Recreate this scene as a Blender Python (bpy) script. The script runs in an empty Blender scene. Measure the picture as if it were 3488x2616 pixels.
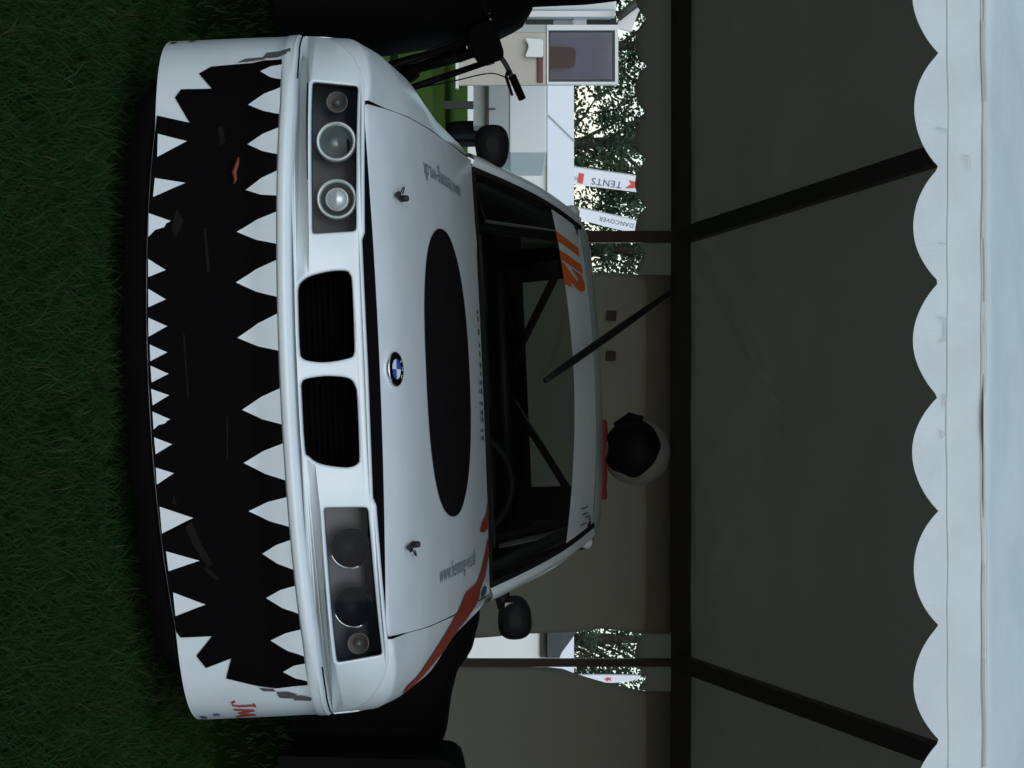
import bpy, bmesh, math, random
from mathutils import Vector, Matrix, noise
from mathutils.geometry import delaunay_2d_cdt
R = math.radians
rnd = random.Random(7)
SC = bpy.context.scene
COL = SC.collection

# ------------------------------------------------------------------ camera (held on its side)
EYE = 0.98
cam_d = bpy.data.cameras.new('camera')
cam_d.sensor_fit = 'HORIZONTAL'; cam_d.sensor_width = 36.0; cam_d.lens = 36.0 * 6200 / 3488
cam_d.clip_start = 0.05; cam_d.clip_end = 2000
cam = bpy.data.objects.new('camera', cam_d); COL.objects.link(cam)
cam.matrix_world = Matrix(((0, -1, 0, 0), (0, 0, -1, 0), (1, 0, 0, EYE), (0, 0, 0, 1)))
SC.camera = cam

# ------------------------------------------------------------------ overcast evening sky, weak sun, exposure
world = bpy.data.worlds.new('World'); SC.world = world; world.use_nodes = True
wn = world.node_tree; wn.nodes.clear()
sky = wn.nodes.new('ShaderNodeTexSky'); sky.sky_type = 'NISHITA'; sky.sun_disc = False
sky.sun_elevation = R(34); sky.sun_rotation = R(180); sky.air_density = 1.0; sky.dust_density = 0.7; sky.ozone_density = 1.0
hsv = wn.nodes.new('ShaderNodeHueSaturation'); hsv.inputs['Saturation'].default_value = 1.02; hsv.inputs['Hue'].default_value = 0.475
bg = wn.nodes.new('ShaderNodeBackground'); bg.inputs['Strength'].default_value = 0.10
wo = wn.nodes.new('ShaderNodeOutputWorld')
wn.links.new(sky.outputs[0], hsv.inputs['Color']); wn.links.new(hsv.outputs[0], bg.inputs['Color']); wn.links.new(bg.outputs[0], wo.inputs[0])
sun_d = bpy.data.lights.new('sun', 'SUN'); sun_d.energy = 0.6; sun_d.angle = R(60); sun_d.color = (1.0, 1.0, 0.98)
sun = bpy.data.objects.new('sun', sun_d); COL.objects.link(sun)
sun.rotation_euler = (R(56), 0, 0)          # from behind the camera, 34 degrees up, veiled by cloud
SC.view_settings.view_transform = 'Standard'; SC.view_settings.look = 'None'
SC.view_settings.gamma = 1.0; SC.view_settings.exposure = 0.58; SC.view_settings.use_curve_mapping = False

# ------------------------------------------------------------------ materials
MATS = {}
def mat(name, col, rough=0.6, metal=0.0, noise_amt=0.0, noise_scale=8.0, col2=None, bump=0.0, bump_scale=60.0, coat=0.0, spec=0.5, coords='Object'):
    m = bpy.data.materials.new(name); m.use_nodes = True; nt = m.node_tree
    b = nt.nodes['Principled BSDF']
    b.inputs['Base Color'].default_value = (*col, 1); b.inputs['Roughness'].default_value = rough; b.inputs['Metallic'].default_value = metal
    b.inputs['Coat Weight'].default_value = coat; b.inputs['Coat Roughness'].default_value = 0.12; b.inputs['Specular IOR Level'].default_value = spec
    if noise_amt or bump:
        tc = nt.nodes.new('ShaderNodeTexCoord')
    if noise_amt:
        n = nt.nodes.new('ShaderNodeTexNoise'); n.inputs['Scale'].default_value = noise_scale; n.inputs['Detail'].default_value = 8; n.inputs['Roughness'].default_value = 0.65
        rp = nt.nodes.new('ShaderNodeValToRGB'); rp.color_ramp.elements[0].position = 0.35; rp.color_ramp.elements[1].position = 0.75
        c2 = col2 or tuple(c * 0.55 for c in col)
        rp.color_ramp.elements[0].color = (*col, 1); rp.color_ramp.elements[1].color = tuple(a + (q - a) * noise_amt for a, q in zip(col, c2)) + (1,)
        nt.links.new(tc.outputs[coords], n.inputs['Vector']); nt.links.new(n.outputs['Fac'], rp.inputs['Fac']); nt.links.new(rp.outputs['Color'], b.inputs['Base Color'])
    if bump:
        n2 = nt.nodes.new('ShaderNodeTexNoise'); n2.inputs['Scale'].default_value = bump_scale; n2.inputs['Detail'].default_value = 6
        bp = nt.nodes.new('ShaderNodeBump'); bp.inputs['Strength'].default_value = bump; bp.inputs['Distance'].default_value = 0.01
        nt.links.new(tc.outputs[coords], n2.inputs['Vector']); nt.links.new(n2.outputs['Fac'], bp.inputs['Height']); nt.links.new(bp.outputs[0], b.inputs['Normal'])
    MATS[name] = m
    return m
def fabric_mat(name, col, through, trans_col, col2, bump=0.25, bump_scale=6, nscale=2.0):
    m = mat(name, col, 0.6, noise_amt=0.5, noise_scale=nscale, col2=col2, bump=bump, bump_scale=bump_scale); nt = m.node_tree
    o = nt.nodes['Material Output']; p = nt.nodes['Principled BSDF']
    t = nt.nodes.new('ShaderNodeBsdfTranslucent'); t.inputs[0].default_value = (*trans_col, 1)
    mx = nt.nodes.new('ShaderNodeMixShader'); mx.inputs[0].default_value = through
    nt.links.new(p.outputs[0], mx.inputs[1]); nt.links.new(t.outputs[0], mx.inputs[2]); nt.links.new(mx.outputs[0], o.inputs[0])
    return m
def glass_mat(name, tint, refl_col=(1, 1, 1), base=0.04):
    m = bpy.data.materials.new(name); m.use_nodes = True; nt = m.node_tree; nt.nodes.clear()
    o = nt.nodes.new('ShaderNodeOutputMaterial'); mx = nt.nodes.new('ShaderNodeMixShader')
    t = nt.nodes.new('ShaderNodeBsdfTransparent'); t.inputs[0].default_value = (*tint, 1)
    g = nt.nodes.new('ShaderNodeBsdfGlossy'); g.inputs['Roughness'].default_value = 0.03; g.inputs[0].default_value = (*refl_col, 1)
    lw_ = nt.nodes.new('ShaderNodeLayerWeight'); pw = nt.nodes.new('ShaderNodeMath'); pw.operation = 'POWER'; pw.inputs[1].default_value = 5
    f = nt.nodes.new('ShaderNodeMath'); f.operation = 'MULTIPLY_ADD'; f.inputs[1].default_value = 0.6; f.inputs[2].default_value = base * 0.7
    nt.links.new(lw_.outputs['Facing'], pw.inputs[0]); nt.links.new(pw.outputs[0], f.inputs[0]); nt.links.new(f.outputs[0], mx.inputs[0]); nt.links.new(t.outputs[0], mx.inputs[1]); nt.links.new(g.outputs[0], mx.inputs[2]); nt.links.new(mx.outputs[0], o.inputs[0])
    MATS[name] = m
    return m
mat('white_paint', (0.70, 0.77, 0.81), 0.34, noise_amt=0.22, noise_scale=6.0, bump=0.03, bump_scale=25, coat=0.45)
mat('tooth_white', (0.69, 0.75, 0.79), 0.45, noise_amt=0.15, noise_scale=12)
mat('black_vinyl', (0.003, 0.0026, 0.003), 0.7, spec=0.03)
mat('black_decal', (0.007, 0.006, 0.007), 0.5, noise_amt=0.4, noise_scale=20, col2=(0.013, 0.012, 0.013), spec=0.02)
mat('black_plastic', (0.012, 0.012, 0.013), 0.5, spec=0.12)
mat('rubber', (0.010, 0.010, 0.010), 0.8, bump=0.3, bump_scale=90, spec=0.12)
mat('dark_cloth', (0.009, 0.009, 0.010), 0.9, bump=0.4, bump_scale=30, spec=0.12)
mat('interior', (0.010, 0.010, 0.011), 0.8, spec=0.12)
mat('cage', (0.02, 0.02, 0.022), 0.5, spec=0.2)
mat('chrome', (0.75, 0.77, 0.78), 0.22, 1.0)
mat('steel', (0.32, 0.32, 0.33), 0.35, 1.0)
mat('bowl_dark', (0.006, 0.006, 0.007), 0.5, spec=0.15)
mat('lamp_grey', (0.20, 0.22, 0.22), 0.3, 0.6)
mat('housing', (0.03, 0.03, 0.033), 0.5)
mat('housing_smoky', (0.065, 0.068, 0.072), 0.4)
mat('lamp_rim', (0.62, 0.66, 0.66), 0.25, 0.45)
mat('amber', (0.15, 0.13, 0.115), 0.3)
mat('red_graphic', (0.30, 0.038, 0.018), 0.45, noise_amt=0.5, noise_scale=9, col2=(0.10, 0.012, 0.012))
mat('orange_number', (0.75, 0.15, 0.02), 0.5, noise_amt=0.3, noise_scale=20)
mat('blue_graphic', (0.03, 0.05, 0.16), 0.5)
mat('badge_blue', (0.03, 0.09, 0.42), 0.3)
mat('badge_white', (0.70, 0.72, 0.80), 0.3)
mat('text_grey', (0.15, 0.19, 0.24), 0.55)
mat('text_dark', (0.016, 0.016, 0.018), 0.55, spec=0.25)
mat('dull_red', (0.16, 0.028, 0.012), 0.7)
mat('scuff', (0.10, 0.105, 0.11), 0.7, noise_amt=0.8, noise_scale=60, col2=(0.02, 0.02, 0.02))
mat('mouth_scuff', (0.009, 0.0075, 0.007), 0.6, noise_amt=0.9, noise_scale=40, col2=(0.004, 0.003, 0.003), spec=0.1)
mat('red_pen', (0.42, 0.05, 0.05), 0.6)
fabric_mat('tent_pvc', (0.66, 0.73, 0.765), 0.05, (0.5, 0.52, 0.42), (0.45, 0.50, 0.53), bump=0.35, bump_scale=11, nscale=3.5)
fabric_mat('tent_wall', (0.55, 0.56, 0.50), 0.46, (0.60, 0.55, 0.47), (0.44, 0.45, 0.40))
fabric_mat('tent_roof', (0.55, 0.56, 0.50), 0.35, (0.63, 0.55, 0.46), (0.42, 0.43, 0.38), bump=0.3, bump_scale=4)
fabric_mat('roof_pvc', (0.60, 0.645, 0.65), 0.05, (0.5, 0.52, 0.42), (0.40, 0.44, 0.45), bump=0.5, bump_scale=9, nscale=3.0)
mat('faint', (0.50, 0.53, 0.53), 0.7)
mat('tent_steel', (0.13, 0.11, 0.11), 0.5, spec=0.12)
mat('seam_grey', (0.42, 0.45, 0.47), 0.7, noise_amt=0.9, noise_scale=6, col2=(0.62, 0.65, 0.66))
mat('stain', (0.40, 0.42, 0.43), 0.7)
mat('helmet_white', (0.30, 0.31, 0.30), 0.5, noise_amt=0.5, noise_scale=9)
mat('visor', (0.006, 0.006, 0.008), 0.5, spec=0.1)
mat('red_cloth', (0.25, 0.015, 0.02), 0.9)
mat('cream', (0.52, 0.47, 0.42), 0.6, noise_amt=0.2, noise_scale=3)
mat('ext_white', (0.80, 0.81, 0.82), 0.5, noise_amt=0.1, noise_scale=1.5)
mat('ext_grey', (0.42, 0.45, 0.46), 0.6)
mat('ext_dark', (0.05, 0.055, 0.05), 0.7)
mat('brown_red', (0.13, 0.05, 0.04), 0.6)
mat('flag_white', (0.80, 0.80, 0.84), 0.7)
mat('flag_red', (0.65, 0.07, 0.06), 0.6)
mat('flag_text', (0.10, 0.12, 0.15), 0.6)
mat('bark', (0.05, 0.045, 0.035), 0.9, bump=0.5, bump_scale=20)
mat('leaf', (0.030, 0.055, 0.022), 0.6, noise_amt=0.7, noise_scale=1.2, col2=(0.055, 0.085, 0.035))
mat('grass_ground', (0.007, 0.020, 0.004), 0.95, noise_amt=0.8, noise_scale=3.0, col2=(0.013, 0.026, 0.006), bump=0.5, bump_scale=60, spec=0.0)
mat('lawn', (0.060, 0.100, 0.020), 0.95, noise_amt=0.6, noise_scale=1.5, col2=(0.062, 0.092, 0.026), bump=0.5, bump_scale=30, spec=0.0)  # lighter copy of the grass green, daylight put into the colour
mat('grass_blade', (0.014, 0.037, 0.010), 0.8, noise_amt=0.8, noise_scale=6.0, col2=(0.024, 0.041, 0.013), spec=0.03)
mat('dry_blade', (0.05, 0.05, 0.022), 0.8, spec=0.03)
mat('cushion', (0.02, 0.02, 0.022), 0.9)
glass_mat('car_glass', (0.68, 0.72, 0.70), base=0.022)
glass_mat('lamp_glass', (0.90, 0.92, 0.92), base=0.009)
glass_mat('pane_glass', (0.75, 0.78, 0.88), base=0.02)
mat('inner_blue', (0.20, 0.22, 0.25), 0.6, noise_amt=0.7, noise_scale=4, col2=(0.12, 0.14, 0.15))

# ------------------------------------------------------------------ mesh helpers
def lerp(a, b, t): return a + (b - a) * t
def itp(tab, x):
    if x <= tab[0][0]: return tab[0][1]
    for (a, b), (c, d) in zip(tab, tab[1:]):
        if x <= c: return b + (d - b) * (x - a) / (c - a)
    return tab[-1][1]
def smooth_curve(pts, n):
    """Catmull-Rom through pts (any dimension), n samples per span"""
    P = [pts[0]] + list(pts) + [pts[-1]]; out = []
    for i in range(1, len(P) - 2):
        for k in range(n):
            t = k / n
            out.append(tuple(0.5 * (2 * b + (c - a) * t + (2 * a - 5 * b + 4 * c - d) * t * t + (3 * b - a - 3 * c + d) * t ** 3)
                             for a, b, c, d in zip(P[i - 1], P[i], P[i + 1], P[i + 2])))
    out.append(tuple(pts[-1]))
    return out
def link(name, me, m=None, parent=None, smooth=True):
    if m: me.materials.append(MATS[m])
    if smooth:
        me.polygons.foreach_set('use_smooth', [True] * len(me.polygons))
    o = bpy.data.objects.new(name, me); COL.objects.link(o)
    if parent: o.parent = parent
    return o
def thing(name, label, cat, loc=(0, 0, 0), rot=(0, 0, 0), group=None):
    o = bpy.data.objects.new(name, None); COL.objects.link(o); o.empty_display_size = 0.1
    o.location = loc; o.rotation_euler = rot
    return tag(o, label, cat, group)
def tag(o, label, cat, group=None, kind=None):
    if label: o['label'] = label
    if cat: o['category'] = cat
    if group: o['group'] = group
    if kind: o['kind'] = kind
    return o
class MB:
    def __init__(s): s.v = []; s.f = []
    def add(s, vs, fs):
        k = len(s.v); s.v += [tuple(p) for p in vs]; s.f += [tuple(i + k for i in f) for f in fs]; return s
    def box(s, x0, x1, y0, y1, z0, z1):
        return s.add([(x0, y0, z0), (x1, y0, z0), (x1, y1, z0), (x0, y1, z0), (x0, y0, z1), (x1, y0, z1), (x1, y1, z1), (x0, y1, z1)],
                     [(0, 3, 2, 1), (4, 5, 6, 7), (0, 1, 5, 4), (1, 2, 6, 5), (2, 3, 7, 6), (3, 0, 4, 7)])
    def grid(s, rows, close=False):
        n = len(rows[0]); vs = [p for r in rows for p in r]; fs = []
        for i in range(len(rows) - 1):
            for j in range(n if close else n - 1):
                fs.append((i * n + j, i * n + (j + 1) % n, (i + 1) * n + (j + 1) % n, (i + 1) * n + j))
        return s.add(vs, fs)
    def tube(s, path, rad, n=10, caps=True):
        path = [Vector(p) for p in path]; rows = []
        up = Vector((0.13, 0.21, 0.97))
        for i, p in enumerate(path):
            d = (path[min(i + 1, len(path) - 1)] - path[max(i - 1, 0)]).normalized()
            a = d.cross(up)
            if a.length < 1e-3: a = d.cross(Vector((1, 0, 0)))
            a.normalize(); b = d.cross(a); r = rad[i] if hasattr(rad, '__len__') else rad
            rows.append([p + (a * math.cos(t) + b * math.sin(t)) * r for t in [2 * math.pi * k / n for k in range(n)]])
        k = len(s.v); s.grid(rows, True)
        if caps:
            s.f.append(tuple(k + j for j in range(n))); s.f.append(tuple(k + (len(rows) - 1) * n + n - 1 - j for j in range(n)))
        return s
    def lathe(s, prof, M=Matrix(), n=32):
        rows = [[M @ Vector((r * math.cos(2 * math.pi * k / n), r * math.sin(2 * math.pi * k / n), h)) for k in range(n)] for r, h in prof]
        return s.grid(rows, True)
    def prism(s, poly, d0, d1, M=Matrix()):
        """poly in local xy, extruded along local z from d0 to d1"""
        n = len(poly); vs = [M @ Vector((x, y, d0)) for x, y in poly] + [M @ Vector((x, y, d1)) for x, y in poly]
        return s.add(vs, [tuple(range(n - 1, -1, -1)), tuple(range(n, 2 * n))] + [(i, (i + 1) % n, n + (i + 1) % n, n + i) for i in range(n)])
    def build(s, name, m=None, parent=None, smooth=False, bevel=0.0, solid=0.0, auto=None):
        me = bpy.data.meshes.new(name); me.from_pydata(s.v, [], s.f); me.update()
        bm = bmesh.new(); bm.from_mesh(me)
        bmesh.ops.recalc_face_normals(bm, faces=bm.faces)
        if auto is not None:
            for e in bm.edges:
                if len(e.link_faces) == 2 and e.calc_face_angle(0) > auto: e.smooth = False
        bm.to_mesh(me); bm.free()
        o = link(name, me, m, parent, smooth or auto is not None)
        if solid:
            q = o.modifiers.new('solid', 'SOLIDIFY'); q.thickness = solid; q.offset = 0
        if bevel:
            q = o.modifiers.new('bevel', 'BEVEL'); q.width = bevel; q.segments = 2; q.limit_method = 'ANGLE'
        return o
def poly_decal(name, poly, mapping, m, parent, step=0.05):
    """flat outline cut fine and laid on a surface: mapping(a, b) -> point"""
    bd = []
    for a, c in zip(poly, list(poly[1:]) + [poly[0]]):
        n = max(1, int(math.ceil(math.hypot(c[0] - a[0], c[1] - a[1]) / step)))
        bd += [Vector((lerp(a[0], c[0], k / n), lerp(a[1], c[1], k / n))) for k in range(n)]
    def inside(x, y):
        r_ = False
        for p, q in zip(bd, bd[1:] + bd[:1]):
            if (p.y > y) != (q.y > y) and x < (q.x - p.x) * (y - p.y) / (q.y - p.y) + p.x: r_ = not r_
        return r_
    x0, x1 = min(p.x for p in bd), max(p.x for p in bd); y0, y1 = min(p.y for p in bd), max(p.y for p in bd)
    inner = []; y = y0 + step * .5; k = 0
    while y < y1:
        x = x0 + step * (.5 if k % 2 else .1)
        while x < x1:
            if inside(x, y) and min((p.x - x) ** 2 + (p.y - y) ** 2 for p in bd) > (step * .4) ** 2: inner.append(Vector((x, y)))
            x += step
        y += step * .87; k += 1
    r = delaunay_2d_cdt(bd + inner, [], [list(range(len(bd)))], 1, 1e-7)
    me = bpy.data.meshes.new(name); me.from_pydata([mapping(p.x, p.y) for p in r[0]], [], [tuple(f) for f in r[2]])
    return link(name, me, m, parent, True)
def panel_with_holes(name, loops, depth, bev, mapping, m, parent):
    """2D outline with holes filled, given thickness and a rounded rim, then bent by mapping(a, b, h)"""
    cu = bpy.data.curves.new(name, 'CURVE'); cu.dimensions = '2D'; cu.fill_mode = 'BOTH'; cu.extrude = depth; cu.bevel_depth = bev; cu.bevel_resolution = 2
    for L in loops:
        sp = cu.splines.new('POLY'); sp.points.add(len(L) - 1); sp.use_cyclic_u = True
        for p, q in zip(sp.points, L): p.co = (q[0], q[1], 0, 1)
    t = bpy.data.objects.new(name, cu); COL.objects.link(t)
    bpy.context.view_layer.update()
    me = bpy.data.meshes.new_from_object(t.evaluated_get(bpy.context.evaluated_depsgraph_get()))
    bpy.data.objects.remove(t)
    for v in me.vertices: v.co = mapping(*v.co)
    bm = bmesh.new(); bm.from_mesh(me); bmesh.ops.remove_doubles(bm, verts=bm.verts, dist=1e-5); bmesh.ops.recalc_face_normals(bm, faces=bm.faces)
    for e in bm.edges:
        if len(e.link_faces) == 2 and e.calc_face_angle(0) > 0.7: e.smooth = False
    bm.to_mesh(me); bm.free(); me.materials.clear()
    me.name = name
    return link(name, me, m, parent, True)
def text_mesh(name, body, size, mapping, m, parent, align='LEFT', shear=0.0, spacing=1.0, bold=0.0):
    cu = bpy.data.curves.new(name, 'FONT'); cu.body = body; cu.size = size; cu.align_x = align; cu.shear = shear; cu.space_character = spacing; cu.offset = bold
    cu.resolution_u = 3
    t = bpy.data.objects.new(name, cu); COL.objects.link(t); bpy.context.view_layer.update()
    me = bpy.data.meshes.new_from_object(t.evaluated_get(bpy.context.evaluated_depsgraph_get()))
    bpy.data.objects.remove(t)
    for v in me.vertices: v.co = mapping(v.co.x, v.co.y)
    me.materials.clear(); me.name = name
    return link(name, me, m, parent, False)
def wp(px, py, Y):
    """point of the place at depth Y that lies on the line of sight (px up, py to the right)"""
    return Vector(((py - 1308) / 6200 * Y, Y, EYE + (px - 1744) / 6200 * Y))
def rounded(poly, r, n=4):
    out = []; N = len(poly)
    for i in range(N):
        a, p, b = Vector(poly[i - 1]), Vector(poly[i]), Vector(poly[(i + 1) % N])
        u = (a - p).normalized() * r; w = (b - p).normalized() * r
        for k in range(n + 1):
            t = k / n; out.append(tuple((p + u) * (1 - t) ** 2 + p * 2 * t * (1 - t) + (p + w) * t * t))
    return out

# ------------------------------------------------------------------ ground
SLOPE = math.tan(R(2.5))
def ground_z(x, y):
    f = 1 - min(max((y - 9.5) / 6.0, 0), 1)
    g = 1 - min(max((1.0 - y) / 6.0, 0), 1)
    return SLOPE * max(-3.2, min(3.2, x)) * f * g
xs = [-600, -200, -60, -25, -12] + [-6 + 0.4 * i for i in range(31)] + [12, 25, 60, 200, 600]
ys = [-600, -200, -60, -20, -8, -4] + [-2 + 0.5 * i for i in range(40)] + [24, 40, 80, 200, 700]
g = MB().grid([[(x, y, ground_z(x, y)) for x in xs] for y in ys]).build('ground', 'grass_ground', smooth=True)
tag(g, 'dark mown grass ground under the car and tent', None, kind='structure')
# grass blades in front of and under the car's nose
gv, gf = [], []
def blades(n, x0, x1, y0, y1, h0, h1, w):
    for _ in range(n):
        x, y = rnd.uniform(x0, x1), rnd.uniform(y0, y1)
        q = noise.noise(Vector((x * 2.2, y * 2.2, 0.3)))
        if noise.noise(Vector((x * 5, y * 5, 9.3))) + q * .5 < -.32 and rnd.random() < .75: continue
        h = rnd.uniform(h0, h1) * (1 + 0.5 * q); a = rnd.uniform(0, 6.283); c, s_ = math.cos(a) * w, math.sin(a) * w
        lx, ly = rnd.gauss(0, 0.5) * h, rnd.gauss(0, 0.5) * h; z = ground_z(x, y); k = len(gv)
        gv.extend([(x - c, y - s_, z), (x + c, y + s_, z), (x + lx * .5 + c * .7, y + ly * .5 + s_ * .7, z + h * .62), (x + lx * .5 - c * .7, y + ly * .5 - s_ * .7, z + h * .62), (x + lx * 1.3, y + ly * 1.3, z + h)])
        gf.extend([(k, k + 1, k + 2, k + 3), (k + 3, k + 2, k + 4)])
blades(92000, -1.15, 1.15, 3.1, 5.5, 0.025, 0.055, 0.0017)
blades(2500, -1.15, 1.15, 3.5, 5.0, 0.06, 0.10, 0.0015)
blades(20000, -4.5, 2.6, 5.5, 10.5, 0.025, 0.05, 0.003)
me = bpy.data.meshes.new('grass'); me.from_pydata(gv, [], gf)
gr = link('grass', me, 'grass_blade', None, False); tag(gr, 'short dark green grass in front of and around the car', 'grass', kind='stuff')
gv, gf = [], []
blades(1100, -1.15, 1.15, 3.5, 4.9, 0.035, 0.075, 0.0015)
me = bpy.data.meshes.new('dry_grass'); me.from_pydata(gv, [], gf)
gr = link('dry_grass', me, 'dry_blade', None, False); tag(gr, 'scattered dry stalks in the dark grass before the car', 'grass', kind='stuff')
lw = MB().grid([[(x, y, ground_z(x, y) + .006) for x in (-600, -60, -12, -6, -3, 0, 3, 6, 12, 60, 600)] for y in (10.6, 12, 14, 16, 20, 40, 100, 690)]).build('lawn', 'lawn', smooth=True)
tag(lw, 'daylit green lawn beyond the tent', None, kind='structure')

# ================================================================== the car (own frame: x right, y back from the bumper, z up)
car = thing('race_car', 'white race car with a painted shark mouth across its bumper', 'car', (-0.010, 4.3, 0), (0, -R(2.5), -R(0.9)))
PLAN = [(0, 0), (.2, .004), (.4, .018), (.55, .042), (.65, .075), (.72, .115), (.78, .165), (.82, .215), (.85, .28), (.868, .36), (.8685, .47), (.869, .60)]
def nose_y(x, z): return yb(abs(x)) + .020 + (z - .468) * .30
def rise(ax): return 0.02 * min(1, (ax / .65) ** 2)
def zbot(ax): return .118 + .030 * min(1, (ax / .60) ** 2)
half = smooth_curve(PLAN, 6)
def yb(x): return itp(half, abs(x))
plan = [(-x, y) for x, y in reversed(half[1:])] + half
def normal2(i):
    a, b = plan[max(i - 1, 0)], plan[min(i + 1, len(plan) - 1)]
    dx, dy = b[0] - a[0], b[1] - a[1]; L = math.hypot(dx, dy) or 1
    return dy / L, -dx / L
def bumper_profile(ax):
    r, zb = rise(ax), zbot(ax); k = 1 - min(1, max(0, (ax - .64) / .12)); step = .012 * k; q = .25 + .75 * k
    return [(zb - .002, -.07), (zb - .004, -.012 - step), (zb, -step), (.20, -step), (.27, -step), (.365, -step), (.408 + r * .6, -.001), (.430 + r, 0), (.4325 + r, .006 * q), (.436 + r, .009 * q),
            (.448 + r, .010 * q), (.453 + r, .008 * q), (.457 + r, .003), (.460 + r, .001), (.463 + r, -.004), (.466 + r, -.05)]
rows = []
for i, (x, y) in enumerate(plan):
    nx, ny = normal2(i)
    rows.append([(x + nx * o, y + ny * o, z) for z, o in bumper_profile(abs(x))])
bumper = MB().grid(rows).build('front_bumper', 'white_paint', car, auto=R(38))
# black splitter lip under the bumper, deepened to put the shade below into its shape
rows = []
for i, (x, y) in enumerate(plan):
    if abs(x) > .735: continue
    nx, ny = normal2(i); zb = zbot(abs(x)) - .003; k = min(1, (.74 - abs(x)) / .08)
    rows.append([(x + nx * o, y + ny * o, z) for z, o in [(zb, -.05), (zb, -.014), (zb - .004, -.014 + .016 * k), (zb - .022 * k, -.014 + .017 * k), (zb - .050 * k, -.014 + .006 * k), (zb - .060 * k, -.05)]])
MB().grid(rows).build('lip', 'black_vinyl', bumper, auto=R(40))
def skin_off(ax, z):
    P = bumper_profile(ax); return itp([(a, b) for a, b in P[2:]], z)
def on_bumper(e):
    def f(x, z):
        ax = abs(x); o = skin_off(ax, z) + e
        s = (yb(ax + .004) - yb(max(0, ax - .004))) / .008 if ax > .004 else 0
        s = min(s, 6); L = math.hypot(1, s); sg = 1 if x >= 0 else -1
        return (x + sg * o * s / L, yb(ax) - o / L, z)
    return f
UP= [[(-0.744, 0.453), (-0.714, 0.454), (-0.735, 0.405)], [(-0.68, 0.454), (-0.623, 0.455), (-0.651, 0.378)], [(-0.577, 0.454), (-0.524, 0.453), (-0.55, 0.377)], [(-0.472, 0.45), (-0.424, 0.448), (-0.438, 0.371)], [(-0.373, 0.443), (-0.309, 0.44), (-0.338, 0.347)], [(-0.258, 0.432), (-0.183, 0.431), (-0.217, 0.341)], [(-0.131, 0.43), (-0.056, 0.428), (-0.085, 0.34)], [(0.045, 0.429), (0.118, 0.429), (0.086, 0.344)], [(0.175, 0.43), (0.25, 0.432), (0.212, 0.342)], [(0.302, 0.433), (0.36, 0.443), (0.327, 0.348)], [(0.404, 0.444), (0.462, 0.446), (0.43, 0.375)], [(0.513, 0.446), (0.568, 0.448), (0.537, 0.377)], [(0.619, 0.448), (0.674, 0.45), (0.643, 0.379)], [(0.705, 0.448), (0.74, 0.449), (0.721, 0.401)]]
LO= [[(-0.587, 0.156), (-0.529, 0.155), (-0.565, 0.226)], [(-0.477, 0.149), (-0.431, 0.144), (-0.462, 0.222)], [(-0.392, 0.133), (-0.335, 0.131), (-0.371, 0.185)], [(-0.282, 0.129), (-0.239, 0.128), (-0.254, 0.17)], [(-0.211, 0.127), (-0.167, 0.126), (-0.184, 0.168)], [(-0.142, 0.125), (-0.097, 0.124), (-0.12, 0.169)], [(-0.078, 0.126), (-0.039, 0.126), (-0.058, 0.167)], [(-0.028, 0.126), (0.012, 0.127), (-0.007, 0.168)], [(0.027, 0.125), (0.066, 0.127), (0.044, 0.167)], [(0.081, 0.126), (0.123, 0.127), (0.101, 0.167)], [(0.142, 0.127), (0.182, 0.129), (0.16, 0.169)], [(0.214, 0.128), (0.254, 0.128), (0.229, 0.17)], [(0.307, 0.132), (0.371, 0.134), (0.337, 0.21)], [(0.414, 0.141), (0.462, 0.144), (0.44, 0.219)], [(0.514, 0.151), (0.572, 0.152), (0.547, 0.226)]]
ML= [(-0.768, 0.451), (-0.768, 0.408), (-0.761, 0.377), (-0.758, 0.315), (-0.756, 0.277), (-0.739, 0.249), (-0.698, 0.283), (-0.7, 0.208), (-0.68, 0.194), (-0.613, 0.232), (-0.636, 0.152)]
MR= [(0.76, 0.45), (0.765, 0.373), (0.756, 0.326), (0.734, 0.255), (0.685, 0.274), (0.706, 0.21), (0.675, 0.191), (0.628, 0.234), (0.628, 0.158), (0.612, 0.145)]
KL= [(-0.179, 0.473), (-0.204, 0.476), (-0.222, 0.49), (-0.234, 0.515), (-0.243, 0.56), (-0.242, 0.595), (-0.23, 0.607), (-0.204, 0.612), (-0.07, 0.612), (-0.034, 0.609), (-0.021, 0.594), (-0.013, 0.541), (-0.017, 0.5), (-0.028, 0.478), (-0.057, 0.472)]
KR= [(0.032, 0.472), (0.018, 0.479), (0.011, 0.499), (0.008, 0.544), (0.016, 0.592), (0.038, 0.609), (0.074, 0.613), (0.208, 0.612), (0.229, 0.606), (0.238, 0.59), (0.239, 0.565), (0.228, 0.513), (0.208, 0.485), (0.183, 0.474)]

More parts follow.
